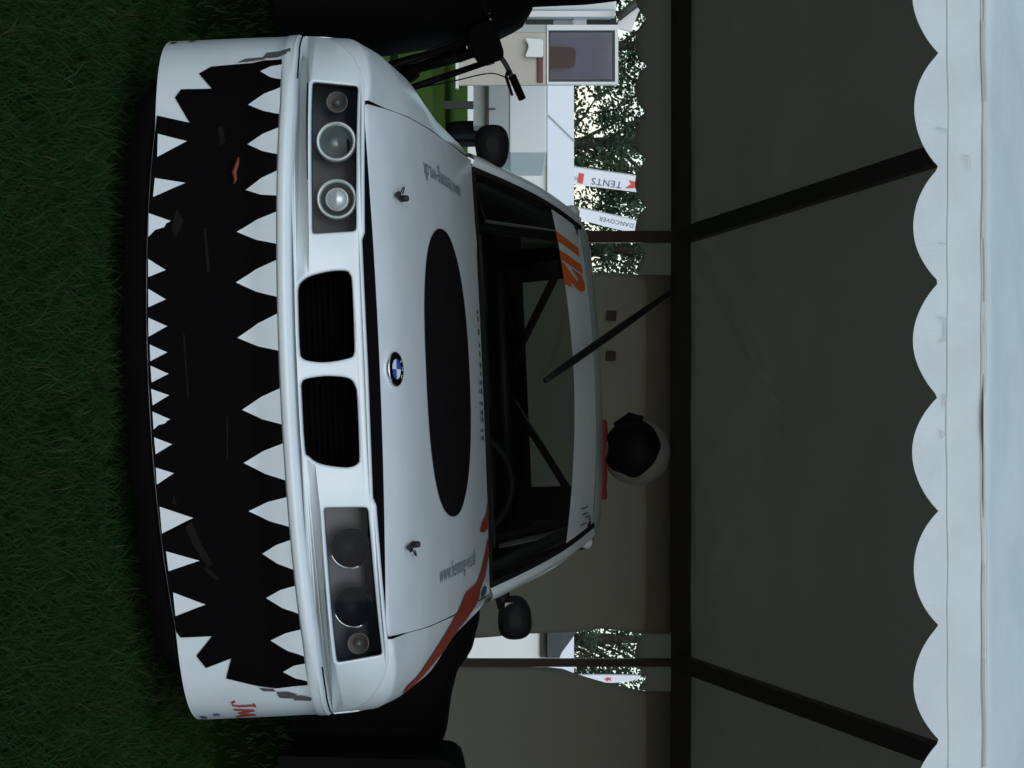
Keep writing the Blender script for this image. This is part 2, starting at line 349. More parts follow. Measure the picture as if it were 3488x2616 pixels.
mouth = list(ML) + [(-.60, zbot(.60)), (-.5, zbot(.5)), (-.4, zbot(.4)), (-.3, zbot(.3)), (-.15, zbot(.15)), (0, zbot(0)), (.15, zbot(.15)), (.3, zbot(.3)), (.4, zbot(.4)), (.5, zbot(.5)), (.60, zbot(.6))] + list(reversed(MR)) \
    + [(x, .4305 + rise(abs(x))) for x in (.70, .6, .5, .4, .3, .2, .1, 0, -.1, -.2, -.3, -.4, -.5, -.6, -.70)]
mouth = [(x, max(z, zbot(abs(x)) + .001)) for x, z in mouth]
mouth = [(x, min(z, .4305 + rise(abs(x)))) for x, z in mouth]
poly_decal('mouth_graphic', mouth, on_bumper(.0030), 'black_vinyl', bumper, .018)
for k, t in enumerate(UP):
    (x0, z0), (x1, z1), (x2, z2) = t
    x0 -= .006; x1 += .006; z2 -= .006
    z0 = .431 + rise(abs(x0)); z1 = .431 + rise(abs(x1))
    P = [(x0, z0), (x1, z1), (lerp(x1, x2, .50) + .005, lerp(z1, z2, .5)), (x2, z2), (lerp(x0, x2, .50) - .005, lerp(z0, z2, .5))]
    poly_decal('tooth', P, on_bumper(.0055), 'tooth_white', bumper, .02)
for k, t in enumerate(LO):
    (x0, z0), (x1, z1), (x2, z2) = t
    z0 = max(z0, zbot(abs(x0)) + .001); z1 = max(z1, zbot(abs(x1)) + .001)
    if k in (2, 9):      # chipped teeth
        P = [(x0, z0), (x1, z1), (lerp(x1, x2, .45), lerp(z1, z2, .3)), (lerp(x1, x2, .6), lerp(z1, z2, .7)), (lerp(x1, x2, .85), lerp(z1, z2, .8)), (x2, z2)]
    else:
        P = [(x0, z0), (x1, z1), (lerp(x1, x2, .75), lerp(z1, z2, .74)), (x2, z2), (lerp(x0, x2, .75), lerp(z0, z2, .74))]
    poly_decal('tooth', P, on_bumper(.0055), 'tooth_white', bumper, .02)
# scuffed vinyl remnants at the mouth corners
for sgn, pts in ((-1, [(-.765, .34), (-.775, .36), (-.778, .40), (-.772, .41), (-.766, .37)]), (-1, [(-.775, .40), (-.792, .41), (-.795, .45), (-.785, .462), (-.776, .44)]), (-1, [(-.79, .43), (-.797, .45), (-.80, .468), (-.79, .47)]),
                 (1, [(.762, .33), (.772, .34), (.774, .37), (.766, .365)]), (1, [(.775, .37), (.793, .375), (.797, .405), (.785, .42), (.777, .40)]), (1, [(.79, .405), (.803, .41), (.806, .45), (.796, .455), (.789, .43)])):
    poly_decal('vinyl_scrap', pts, on_bumper(.0026), 'scuff', bumper, .02)
# scratches and rubbed patches in the black vinyl
for P in ([(-.40, .20), (-.35, .185), (-.33, .195), (-.37, .215)], [(.345, .205), (.36, .19), (.40, .205), (.455, .235), (.45, .25), (.40, .225)],
          [(-.35, .262), (-.24, .268), (-.25, .274), (-.35, .268)], [(.28, .168), (.30, .160), (.305, .172)], [(.46, .225), (.49, .255), (.485, .262), (.455, .235)], [(-.60, .30), (-.55, .305), (-.56, .318), (-.60, .312)],
          [(-.10, .205), (.06, .21), (.05, .213), (-.10, .209)], [(.10, .30), (.20, .296), (.20, .299), (.10, .304)]):
    poly_decal('vinyl_scuff', P, on_bumper(.0042), 'mouth_scuff', bumper, .02)
# shut line between bumper and fender
for s_ in (-1, 1):
    P = [(s_ * x, .4915) for x in (.715, .74, .77, .80, .83, .85, .866)]
    poly_decal('bumper_gap', P + [(x, .4875) for x, z in reversed(P)], lambda x, z: (x * (1.0035 if abs(x) > .80 else 1), nose_y(x, z) - .0165 - (.004 if abs(x) > .8 else 0), z), 'black_vinyl', bumper, .02)
# stone chips along the lower edge
for x, z in ((-.845, .165), (-.85, .21), (.848, .17), (.862, .16), (.60, .155), (.575, .158)):
    poly_decal('paint_chip', [(x - .006, z - .008), (x + .005, z - .006), (x + .006, z + .007), (x - .003, z + .01)], on_bumper(.002), 'scuff', bumper, .02)
# red hand-written initials on the corner
def stroke(pts, w=.006):
    out = []
    for i, (x, z) in enumerate(pts):
        a, b = pts[max(i - 1, 0)], pts[min(i + 1, len(pts) - 1)]; d = Vector((b[0] - a[0], b[1] - a[1])).normalized()
        out.append((x - d.y * w / 2, z + d.x * w / 2))
    for i in range(len(pts) - 1, -1, -1):
        x, z = pts[i]; a, b = pts[max(i - 1, 0)], pts[min(i + 1, len(pts) - 1)]; d = Vector((b[0] - a[0], b[1] - a[1])).normalized()
        out.append((x + d.y * w / 2, z - d.x * w / 2))
    return out
for pts in ([(.806, .31), (.818, .31)], [(.8125, .309), (.813, .270), (.809, .258), (.801, .257), (.797, .266)], [(.824, .256), (.829, .305)], [(.829, .305), (.838, .262)], [(.838, .262), (.846, .302)], [(.846, .302), (.852, .250)]):
    poly_decal('initial_stroke', stroke(pts, .0055), on_bumper(.0028), 'red_pen', bumper, .012)
poly_decal('sticker', rounded([(.835, .198), (.845, .198), (.845, .215), (.835, .215)], .003), on_bumper(.0026), 'text_grey', bumper, .02)
# red tow strap seen in the mouth
MB().tube([(-.515, .026, .352), (-.50, .024, .348), (-.478, .020, .340), (-.462, .020, .343), (-.452, .022, .338)], [.002, .005, .006, .004, .002]).build('tow_strap', 'dull_red', bumper, smooth=True)

# ---- nose panel with kidney openings and headlight openings
def nose_map(x, z, h): return (x, nose_y(x, z) - h, z)
HLBOX = [(.320, .511), (.326, .626), (.703, .639), (.716, .517)]
hlr = rounded(HLBOX, .016); hll = [(-x, z) for x, z in reversed(hlr)]
top = [(x, .620 - .004 * abs(x)) for x in [-.30 + .05 * i for i in range(13)]]
def dense(L, step=.03):
    out = []
    for a, b in zip(L, L[1:] + L[:1]):
        n = max(1, int(math.hypot(b[0] - a[0], b[1] - a[1]) / step))
        out += [(lerp(a[0], b[0], k / n), lerp(a[1], b[1], k / n)) for k in range(n)]
    return out
RIM = [(.866, .486), (.858, .518), (.843, .553), (.815, .588), (.780, .615), (.740, .634), (.700, .643)]
outer = dense([(-x, z) for x, z in reversed(RIM)][::-1][:0] + [(-.866, .478), (-.735, .478), (-.60, .474), (-.40, .464), (-.2, .458), (0, .456), (.2, .458), (.40, .464), (.60, .474), (.735, .478)] + RIM + [(.665, .643), (.33, .634), (.312, .627), (0, .629), (-.312, .627), (-.33, .634), (-.665, .643)] + [(-x, z) for x, z in reversed(RIM)][:-1], .02)
KLs = smooth_curve(KL + [KL[0]], 4)[:-1]; KRs = smooth_curve(KR + [KR[0]], 4)[:-1]
def inset(L, d):
    cx = sum(p[0] for p in L) / len(L); cz = sum(p[1] for p in L) / len(L)
    return [(x + (cx - x) * d / math.hypot(cx - x, cz - z), z + (cz - z) * d / math.hypot(cx - x, cz - z)) for x, z in L]
nose = panel_with_holes('nose_panel', [outer, KLs, KRs, dense(hlr), dense(hll)], .008, .006, nose_map, 'white_paint', car)
# dark duct behind the kidneys with radiator slats
MB().box(-.30, .30, .17, .176, .45, .63).build('grille_backing', 'black_vinyl', nose)
for L in (KLs, KRs):
    cx = sum(p[0] for p in L) / len(L)
    MB().grid([[(x, nose_y(x, z) + .002, z) for x, z in L], [(x, nose_y(x, z) + .06, z) for x, z in L]], True).build('grille_duct', 'black_vinyl', nose, smooth=True)
for k in range(9):
    z = .485 + k * .014
    MB().box(-.245, .245, .150, .160, z, z + .003).build('grille_slat', 'black_vinyl', nose)

# ---- headlights
def headlight(sgn, lamps, dark):
    L = hlr if sgn > 0 else hll
    h = MB()
    h.grid([[(x, nose_y(x, z) + .004, z) for x, z in L], [(x, nose_y(x, z) + .085, z) for x, z in L]], True)
    h.grid([[(x_, nose_y(x_, z_) + .085, z_) for x_, z_ in [(sgn * lerp(.310, .725, q / 14), lerp(.50, .65, t / 4)) for t in range(5)]] for q in range(15)])
    hb = h.build('headlight', 'housing_smoky' if dark else 'housing', car)
    for kind, x, z, r in lamps:
        y = nose_y(x, z) + .030
        M = Matrix.Translation((x, y, z)) @ Matrix.Rotation(R(90), 4, 'X')      # local +z points to the front (-y)
        if kind == 'main':
            b = MB().lathe([(.001, -.045), (r * .45, -.040), (r * .8, -.018), (r * .93, .0), (r, .008)], M).build('lamp_bowl', 'bowl_dark' if dark else 'lamp_grey', hb, smooth=True)
            if dark:
                MB().lathe([(r * .97, .004), (r * .985, .011), (r * 1.01, .010), (r * 1.02, .002)], M).build('lamp_ring', 'bowl_dark', hb, smooth=True)
                seg = [(r * 1.01 * math.cos(R(a)), r * 1.01 * math.sin(R(a))) for a in range(-75, 30, 7)]
                MB().tube([M @ Vector((a, b_, .011)) for a, b_ in seg], .0022, 6).build('ring_glint', 'chrome', hb, smooth=True)
            else:
                MB().lathe([(r * .86, .004), (r * .90, .013), (r * 1.0, .016), (r * 1.06, .010), (r * 1.08, -.002)], M).build('lamp_ring', 'lamp_rim', hb, smooth=True)
        elif kind == 'projector':
            MB().lathe([(.001, -.045), (r * .45, -.040), (r * .8, -.018), (r * .93, .0), (r, .008)], M).build('lamp_bowl', 'lamp_grey', hb, smooth=True)
            MB().lathe([(r * .88, .004), (r * .92, .013), (r * 1.0, .016), (r * 1.06, .010), (r * 1.08, -.002)], M).build('lamp_ring', 'lamp_rim', hb, smooth=True)
            MB().lathe([(r * .58, -.03), (r * .58, .0), (r * .50, .010), (r * .32, .018), (r * .12, .021), (.0005, .0215)], M).build('projector_lens', 'lamp_rim', hb, smooth=True)
            MB().lathe([(r * .60, -.03), (r * .62, .002), (r * .54, .006), (r * .52, -.002)], M).build('lens_ring', 'lamp_rim', hb, smooth=True)
        else:
            MB().lathe([(.001, -.03), (r * .7, -.02), (r, .0), (r * 1.06, .004), (r * 1.10, -.004)], M).build('indicator', 'amber', hb, smooth=True)
            MB().lathe([(r * .4, -.03), (r * .4, -.008), (r * .2, .0), (.0005, .002)], M).build('indicator_bulb', 'lamp_grey', hb, smooth=True)
    rim = inset(L, .004)
    cv = MB()
    cv.grid([[(lerp(a[0], b[0], t / 8), nose_y(lerp(a[0], b[0], t / 8), lerp(a[1], b[1], t / 8)) + .0005, lerp(a[1], b[1], t / 8)) for t in range(9)]
             for a, b in [((sgn * lerp(.324, .712, q / 14), lerp(.514, .520, q / 14)), (sgn * lerp(.329, .700, q / 14), lerp(.623, .636, q / 14))) for q in range(15)]])
    cv.build('headlight_cover', 'lamp_glass', hb, smooth=True)
    return hb
headlight(-1, [('turn', -.661, .579, .024), ('main', -.557, .577, .046), ('projector', -.414, .575, .046)], False)
headlight(1, [('turn', .668, .575, .024), ('main', .430, .572, .047), ('main', .575, .572, .047)], True)

# ---- hood
ZC = [(.09, .628), (.13, .648), (.16, .664), (.2, .682), (.25, .700), (.35, .725), (.5, .752), (.8, .800), (1.1, .845), (1.45, .887), (1.7, .92)]
ZS = [(.09, .605), (.18, .645), (.25, .672), (.35, .700), (.5, .733), (.8, .783), (1.1, .826), (1.45, .868), (1.7, .90)]
XS = [(.1, .655), (.25, .660), (.5, .672), (.8, .680), (1.1, .685), (1.5, .695), (1.7, .70)]
ZCs = smooth_curve(ZC, 5); ZSs = smooth_curve(ZS, 5)
def hood_z(x, y):
    u = min(abs(x) / itp(XS, y), 1.3)
    crease = .003 * math.exp(-((u - .62) / .05) ** 2)
    return itp(ZCs, y) + (itp(ZSs, y) - itp(ZCs, y)) * u * u + crease
def hood_front(x): return .118 + .072 * (abs(x) / .66) ** 2.2
def hood_back(x): return 1.455 + .085 * (abs(x) / .70) ** 2
rows = []
for i in range(37):
    u = -1 + i / 18; row = []
    x_f = u * .654
    yf, yr = hood_front(x_f), hood_back(u * .695)
    zf = hood_z(x_f, yf)
    row += [(x_f, yf + .03, zf - .024), (x_f, yf + .004, zf - .022), (x_f, yf - .004, zf - .012), (x_f, yf - .001, zf - .003)]
    for k in range(41):
        y = lerp(yf + .004, yr, (k / 40) ** 1.25); x = u * itp(XS, y); row.append((x, y, hood_z(x, y)))
    rows.append(row)
hood = MB().grid(rows).build('hood', 'white_paint', car, auto=R(40))
# dark slot under the hood's front edge
MB().grid([[(x, nose_y(x, .6) + .050, .60) for x in [-.70 + .05 * i for i in range(29)]], [(x, nose_y(x, .6) + .055, .66 - .02 * (abs(x) / .7) ** 2) for x in [-.70 + .05 * i for i in range(29)]]]).build('hood_slot', 'black_vinyl', car)
def on_hood(e): return lambda x, y: (x, y, hood_z(x, y) + e)
# wide dark oval graphic
poly_decal('oval_graphic', [(.405 * math.copysign(abs(math.cos(t)) ** .8, math.cos(t)), .83 + .325 * math.copysign(abs(math.sin(t)) ** .9, math.sin(t))) for t in [2 * math.pi * k / 64 for k in range(64)]], on_hood(.0022), 'black_decal', hood, .06)
# writing along both hood edges
LT = .60
text_mesh('hood_lettering', 'www.henning-vvs.dk', .070, lambda a, b: (.572 - b, .62 + a, hood_z(.572 - b, .62 + a) + .0022), 'text_grey', hood)
text_mesh('hood_lettering', 'www.henning-vvs.dk', .070, lambda a, b: (-.572 + b, 1.22 - a, hood_z(-.572 + b, 1.22 - a) + .0022), 'text_grey', hood)
# worn small print at the rear edge, illegible dashes
for i, x in enumerate((-.200, -.178, -.137, -.095, -.068, -.032, -.006, .022, .048, .088, .116, .138, .172, .196)):
    w = .007 + .003 * ((i * 7) % 3) / 2; y = 1.405
    poly_decal('print_mark', [(x - w, y - .012), (x + w * .7, y - .014), (x + w, y + .012), (x - w * .6, y + .014)], on_hood(.0022), 'text_dark', hood, .03)
    if i > 6: poly_decal('print_mark', [(x - w * .8, y - .055), (x + w * .8, y - .05), (x + w * .7, y - .038), (x - w * .8, y - .04)], on_hood(.0022), 'text_grey', hood, .03)
# round badge standing on the hood's nose
by = .212; bz = hood_z(0, by); sl = math.atan((hood_z(0, by + .03) - hood_z(0, by - .03)) / .06)
BM = Matrix.Translation((0, by, bz + .002)) @ Matrix.Rotation(sl, 4, 'X')
badge = MB().lathe([(.0435, -.004), (.0435, .004), (.0425, .006), (.0405, .0065)], BM, 48).build('badge_rim', 'chrome', hood, smooth=True)
badge.name = 'badge'
hood_badge = badge
def disc_ring(r0, r1, h, a0=0, a1=360, n=24):
    m_ = MB(); A = [R(a0 + (a1 - a0) * k / n) for k in range(n + 1)]
    m_.grid([[BM @ Vector((r0 * math.cos(a), r0 * math.sin(a), h)) for a in A], [BM @ Vector((r1 * math.cos(a), r1 * math.sin(a), h)) for a in A]]); return m_
disc_ring(.0255, .0405, .0062, n=48).build('badge_ring', 'black_vinyl', hood)
disc_ring(.0250, .0256, .0066, n=48).build('badge_line', 'chrome', hood)
for q, c in enumerate(('badge_white', 'badge_blue', 'badge_white', 'badge_blue')):
    disc_ring(.0002, .0250, .0062, q * 90 + .5, q * 90 + 89.5, 10).build('badge_quarter', c, hood)
for ch, a in (('B', 125), ('M', 90), ('W', 55)):
    ca = R(a)
    def bmap(px_, py_, ca=ca):
        rr = .0290 + py_; off = px_ / .033
        t = ca - off
        return BM @ Vector((rr * math.cos(t), rr * math.sin(t), .0068))
    text_mesh('badge_letter', ch, .0115, bmap, 'badge_white', hood, 'CENTER')
# hood pins with their rings
for x, y in ((-.438, .315), (.443, .29)):
    z = hood_z(x, y); s_ = -1 if x < 0 else 1
    base = MB().prism([(.017 * math.cos(t), .026 * math.sin(t)) for t in [2 * math.pi * k / 20 for k in range(20)]], 0, .004, Matrix.Translation((x, y + .03, z + .003)) @ Matrix.Rotation(R(12), 4, 'X') @ Matrix.Rotation(s_ * R(28), 4, 'Z'))
    base.lathe([(.0085, 0), (.0085, .020), (.006, .025), (.0003, .026)], Matrix.Translation((x, y + .026, z + .004)), 14)
    base.tube([(x - s_ * .002, y + .02, z + .012), (x + s_ * .002, y - .012, z + .006), (x + s_ * .004, y - .034, z + .004)], [.007, .006, .007], 8)
    hp = base.build('hood_pin', 'text_dark', hood, auto=R(40))
    MB().tube([(x + s_ * (.016 + .013 * math.cos(t)), y + .030 + .026 * math.sin(t), z + .012 + .006 * math.cos(t)) for t in [2 * math.pi * k / 20 for k in range(21)]], .0018, 6).build('pin_ring', 'text_dark', hood, smooth=True)

# ---- fenders and body sides: sections from the hood seam round to the sill
def front_lim(x, z): return yb(min(abs(x), .868)) + .018 + (z - .468) * .30
SEC = [
 (0.10, [(.659, .646), (.700, .643), (.740, .634), (.780, .615), (.815, .588), (.843, .553), (.858, .518), (.866, .486), (.866, .484)]),
 (0.30, [(.664, .688), (.705, .686), (.750, .678), (.792, .660), (.828, .632), (.853, .595), (.866, .545), (.870, .486), (.870, .484)]),
 (0.50, [(.675, .732), (.722, .727), (.768, .714), (.810, .693), (.845, .660), (.868, .615), (.877, .555), (.878, .486), (.878, .30)]),
 (0.80, [(.684, .782), (.730, .773), (.772, .757), (.812, .733), (.846, .702), (.870, .660), (.880, .605), (.880, .50), (.872, .20)]),
 (1.10, [(.690, .822), (.725, .808), (.757, .787), (.788, .757), (.820, .718), (.848, .672), (.866, .62), (.872, .50), (.86, .17)]),
 (1.45, [(.699, .868), (.722, .856), (.746, .836), (.770, .805), (.797, .765), (.826, .715), (.850, .655), (.866, .50), (.85, .16)]),
 (2.20, [(.690, .893), (.712, .884), (.740, .864), (.768, .832), (.800, .785), (.834, .72), (.858, .65), (.870, .48), (.85, .16)]),
 (3.00, [(.672, .905), (.698, .897), (.732, .878), (.766, .845), (.802, .795), (.838, .73), (.862, .66), (.874, .48), (.855, .16)]),
 (3.60, [(.650, .918), (.680, .910), (.720, .892), (.760, .858), (.802, .805), (.842, .74), (.868, .67), (.876, .50), (.86, .20)]),
 (4.30, [(.620, .930), (.655, .922), (.695, .903), (.735, .87), (.775, .81), (.812, .74), (.836, .66), (.846, .50), (.83, .24)]),
 (4.62, [(.590, .915), (.630, .905), (.670, .885), (.710, .85), (.748, .79), (.784, .72), (.806, .64), (.815, .50), (.80, .26)]),
 (4.70, [(.540, .880), (.590, .870), (.635, .85), (.680, .82), (.715, .77), (.748, .70), (.770, .62), (.780, .50), (.77, .28)]),
]
YF, YRW = .83, 3.59
def arch(y):
    for c in (YF, YRW):
        d = abs(y - c)
        if d < .335: return .285 + math.sqrt(.335 ** 2 - d * d)
    return 0
def section(y):
    for (a, A), (b, B) in zip(SEC, SEC[1:]):
        if y <= b:
            t = max(0, (y - a) / (b - a)); return [(lerp(p[0], q[0], t), lerp(p[1], q[1], t)) for p, q in zip(A, B)]
    return SEC[-1][1]
def side_rows(y0, y1, n, sgn):
    out = []
    for k in range(n + 1):
        y = lerp(y0, y1, k / n); S = smooth_curve(section(y), 3); row = []
        if y < .5: S = [p for p in S]
        ar = arch(y)
        zl = max(ar, .484 if y < .46 else 0)
        for x, z in S:
            zz = max(z, zl); fl = .010 * max(0, 1 - abs(zz - ar) / .05) if ar else 0
            row.append((sgn * (x + fl), max(y, front_lim(x, zz)), zz))
        out.append(row)
    return out
for sgn in (-1, 1):
    fen = MB().grid(side_rows(.10, 1.452, 60, sgn)).build('fender', 'white_paint', car, auto=R(50))
    # dark wheel house behind the arch
    wl = MB(); A = [R(a) for a in range(-10, 191, 10)]
    wl.grid([[(sgn * xx, YF + .332 * math.cos(a), .285 + .332 * math.sin(a)) for a in A] for xx in (.865, .55)])
    wl.add([(sgn * .55, YF + .33 * math.cos(a), .285 + .33 * math.sin(a)) for a in A], [tuple(range(len(A)))])
    wl.build('wheel_house', 'black_vinyl', fen)
    MB().grid(side_rows(1.458, 2.48, 30, sgn)).build('door', 'white_paint', car, auto=R(50))
    MB().grid(side_rows(2.486, 3.25, 24, sgn)).build('rear_door', 'white_paint', car, auto=R(50))
    qp = MB().grid(side_rows(3.256, 4.70, 50, sgn)).build('rear_quarter', 'white_paint', car, auto=R(50))
    wl = MB()
    wl.grid([[(sgn * xx, YRW + .332 * math.cos(a), .285 + .332 * math.sin(a)) for a in A] for xx in (.865, .55)])
    wl.add([(sgn * .55, YRW + .33 * math.cos(a), .285 + .33 * math.sin(a)) for a in A], [tuple(range(len(A)))])
    wl.build('wheel_house', 'black_vinyl', qp)
# red flame stripe from the windscreen corner over the right fender
def fender_z(x, y):
    if x <= itp(XS, y): return hood_z(x, y)
    S = smooth_curve(section(y), 3)
    return itp([(a, b) for a, b in S[:18]], x)
def on_top(e): return lambda x, y: (x + .6 * e * max(0, (x - .7) / .15), y - e * .3, fender_z(x, y) + e)
STR_L = [(.511, 1.475), (.549, 1.430), (.607, 1.306), (.631, 1.223), (.637, 1.01), (.672, .90), (.700, .80), (.735, .67), (.765, .57), (.795, .49), (.815, .42)]
STR_R = [(.565, 1.500), (.631, 1.413), (.659, 1.308), (.690, 1.272), (.738, 1.119), (.758, .90), (.790, .72), (.812, .62), (.830, .52), (.836, .44)]
poly_decal('flame_stripe', STR_L + list(reversed(STR_R)), on_top(.003), 'red_graphic', car, .03)
poly_decal('flame_tongue', [(.392, 1.462), (.435, 1.425), (.452, 1.345), (.481, 1.285), (.490, 1.40), (.482, 1.47)], on_top(.003), 'red_graphic', hood, .03)
poly_decal('blue_stripe', [(.655, 1.40), (.672, 1.33), (.690, 1.33), (.685, 1.42), (.668, 1.46)], on_top(.003), 'blue_graphic', hood, .03)

# ---- windscreen, pillars, roof
WSB = lambda u: (u * .692, 1.462 + .125 * u * u, .889 - .014 * u * u)
WST = lambda u: (u * .560, 2.225 + .100 * u * u, 1.275 - .030 * u * u)
def ws(u, t, e=0):
    a, b = WSB(u), WST(u); bow = .035 * math.sin(math.pi * t) * 1.0
    return (lerp(a[0], b[0], t), lerp(a[1], b[1], t) - bow * .45 - e * .45, lerp(a[2], b[2], t) + bow * .9 + e * .9)
wsg = MB().grid([[ws(-1 + i / 12, k / 12) for i in range(25)] for k in range(13)]).build('windscreen', 'car_glass', car, smooth=True)
def strip_low(u): return .722 - .095 * u * u
MB().grid([[ws(-1 + i / 15, lerp(strip_low(-1 + i / 15), 1, k / 4), .003) for i in range(31)] for k in range(5)]).build('sun_strip', 'tooth_white', wsg, smooth=True)
MB().grid([[ws(-1 + i / 15, lerp(-.02, .022, k), .004) for i in range(31)] for k in range(2)]).build('windscreen_rubber', 'rubber', wsg)
text_mesh('race_number', '112', .125, lambda a, b: ws((-.855 + a * 1.70 + b * .25), strip_low(-.855 + a * 1.70 + b * .25) + .014 + b * 2.55, .006), 'orange_number', wsg, shear=0.0, bold=.011)
for k, (a, b, c) in enumerate(((.80, .80, .05), (.84, .82, .04), (.87, .86, .04), (.90, .80, .05))):
    poly_decal('grey_scribble', [(a, b), (a + .012, b + .01), (a + .02, b + c * 2), (a + .008, b + c * 2)], lambda u, t: ws(u, t, .006), 'text_grey', wsg, .1)
def roof_row(y, z, hw, n=12, drop=.07):
    out = []
    for i in range(2 * n + 1):
        u = -1 + i / n; out.append((u * hw, y + .08 * u * u * max(0, (2.6 - y) / .4), z - .030 * u * u - drop * max(0, abs(u) - .85) ** 2 * 12))
    return out
RF = [(2.228, 1.279, .560), (2.30, 1.293, .570), (2.40, 1.306, .578), (2.60, 1.320, .588), (2.85, 1.325, .592), (3.10, 1.318, .590), (3.28, 1.304, .582), (3.36, 1.292, .575)]
roof = MB().grid([roof_row(*r_) for r_ in RF]).build('roof', 'white_paint', car, smooth=True)
for sgn in (-1, 1):
    # A pillar: from the cowl corner to the roof corner
    a, b = Vector(ws(sgn, 0)), Vector(ws(sgn, 1)); rows = []
    for k in range(15):
        t = k / 14; p = Vector(ws(sgn, t))
        w = lerp(.050, .042, t)
        rows.append([p + Vector((-sgn * .012, -.004, .004)), p + Vector((sgn * .004, -.010, .012)), p + Vector((sgn * .016, -.004, .014)), p + Vector((sgn * w * .75, .035, .004)), p + Vector((sgn * w, .075, -.02)), p + Vector((sgn * w * .9, .085, -.03))])
    ap = MB().grid(rows).build('front_pillar', 'white_paint', car, auto=R(45))
    MB().tube([Vector(ws(sgn, t / 12, .004)) + Vector((-sgn * .018, 0, 0)) for t in range(13)], .011, 8).build('pillar_trim', 'rubber', ap, smooth=True)
    # roof rail, B and C pillars
    rail = [Vector((sgn * .600, 2.30, 1.222)), Vector((sgn * .616, 2.5, 1.238)), Vector((sgn * .624, 2.85, 1.246)), Vector((sgn * .618, 3.15, 1.236)), Vector((sgn * .606, 3.36, 1.215))]
    MB().tube(smooth_curve([tuple(p) for p in rail], 5), .024, 10).build('roof_rail', 'white_paint', car, smooth=True)
    MB().grid([[(sgn * .690, 2.44, .89), (sgn * .620, 2.46, 1.235)], [(sgn * .690, 2.54, .89), (sgn * .620, 2.54, 1.235)]]).build('center_pillar', 'black_plastic', car, solid=.03)
    MB().grid([[(sgn * .668, 3.10, .90), (sgn * .612, 3.18, 1.232)], [(sgn * .655, 3.60, .915), (sgn * .606, 3.36, 1.22)], [(sgn * .635, 3.98, .925), (sgn * .588, 3.42, 1.24)]]).build('rear_pillar', 'white_paint', car, solid=.03)
    MB().grid([[(sgn * .686, 1.72, .884), (sgn * .686, 2.44, .893)], [(sgn * .655, 1.95, 1.05), (sgn * .655, 2.45, 1.06)], [(sgn * .612, 2.30, 1.215), (sgn * .618, 2.46, 1.23)]]).build('side_window', 'black_plastic', car)
    MB().grid([[(sgn * .684, 2.54, .895), (sgn * .668, 3.10, .903)], [(sgn * .622, 2.54, 1.225), (sgn * .614, 3.17, 1.225)]]).build('side_window', 'black_plastic', car)
# rear screen, boot lid, rear panel
rs = MB().grid([[(lerp(-.60, .60, i / 10), 3.40 + .03 * (abs(i - 5) / 5) ** 2, 1.285 - .03 * (abs(i - 5) / 5) ** 2) for i in range(11)], [(lerp(-.62, .62, i / 10), 3.98, .945 - .01 * (abs(i - 5) / 5) ** 2) for i in range(11)]]).build('rear_window', 'car_glass', car, smooth=True)
MB().grid([[(u * w, y, z - .02 * u * u) for u in [-1 + .2 * i for i in range(11)]] for y, z, w in ((3.97, .945, .635), (4.30, .955, .62), (4.62, .945, .59), (4.70, .90, .54))]).build('boot_lid', 'white_paint', car, smooth=True)
MB().grid([[(u * w, y, z) for u in [-1 + .2 * i for i in range(11)]] for y, z, w in ((4.70, .90, .54), (4.715, .80, .72), (4.72, .60, .775), (4.72, .48, .78), (4.70, .28, .77))]).build('rear_panel', 'white_paint', car, smooth=True)
for sgn in (-1, 1):
    MB().box(min(sgn * .40, sgn * .70), max(sgn * .40, sgn * .70), 4.70, 4.735, .66, .80).build('tail_light', 'red_graphic', car, bevel=.01)
MB().box(-.80, .80, 4.64, 4.78, .34, .54).build('rear_bumper', 'white_paint', car, bevel=.03)
# blacked-out sides of the rear screen and a dark bulkhead below it
for sgn in (-1, 1):
    MB().grid([[(sgn * .62, 3.385, 1.27), (sgn * .44, 3.385, 1.29)], [(sgn * .66, 3.93, .94), (sgn * .46, 3.96, .95)]]).build('rear_window_blind', 'interior', rs)
    MB().grid([[(sgn * .690, 1.75, .30), (sgn * .690, 3.40, .30)], [(sgn * .664, 1.75, .885), (sgn * .64, 3.40, .90)]]).build('door_card', 'interior', car)
MB().grid([[(-.64, 3.42, .30), (.64, 3.42, .30)], [(-.64, 3.44, 1.045), (.64, 3.44, 1.045)]]).build('rear_bulkhead', 'interior', car, solid=.02)
# floor and cabin
MB().box(-.72, .72, .60, 4.60, .16, .20).build('floor_pan', 'interior', car)
MB().box(-.60, .60, .30, 1.40, .20, .58).build('engine_bay', 'interior', car)
MB().box(-.66, .66, 1.50, 1.80, .55, .885).build('dashboard', 'interior', car, bevel=.03)
MB().grid([[(-.80, 4.6, .80), (.80, 4.6, .80)], [(-.66, 3.95, .90), (.66, 3.95, .90)], [(-.66, 3.5, .90), (.66, 3.5, .90)], [(-.66, 3.4, .2), (.66, 3.4, .2)]]).build('parcel_shelf', 'interior', car)
for x in (-.36, .36):
    s_ = MB().box(x - .24, x + .24, 2.2, 2.72, .30, .42)
    s_.prism([(-.25, 0), (.25, 0), (.23, .42), (.13, .56), (-.13, .56), (-.23, .42)], 0, .10, Matrix.Translation((x, 2.80, .36)) @ Matrix.Rotation(R(102), 4, 'X'))
    s_.build('bucket_seat', 'cushion', car, bevel=.03)
sw = MB().tube([(.36 + .18 * math.cos(t), 1.92 + .06 * math.sin(t), .80 + .165 * math.sin(t)) for t in [2 * math.pi * k / 24 for k in range(25)]], .014, 8)
sw.tube([(.36, 1.80, .72), (.36, 1.92, .80)], .02); sw.tube([(.19, 1.92, .80), (.53, 1.92, .80)], .012); sw.build('steering_wheel', 'black_plastic', car, smooth=True)
cage = MB()
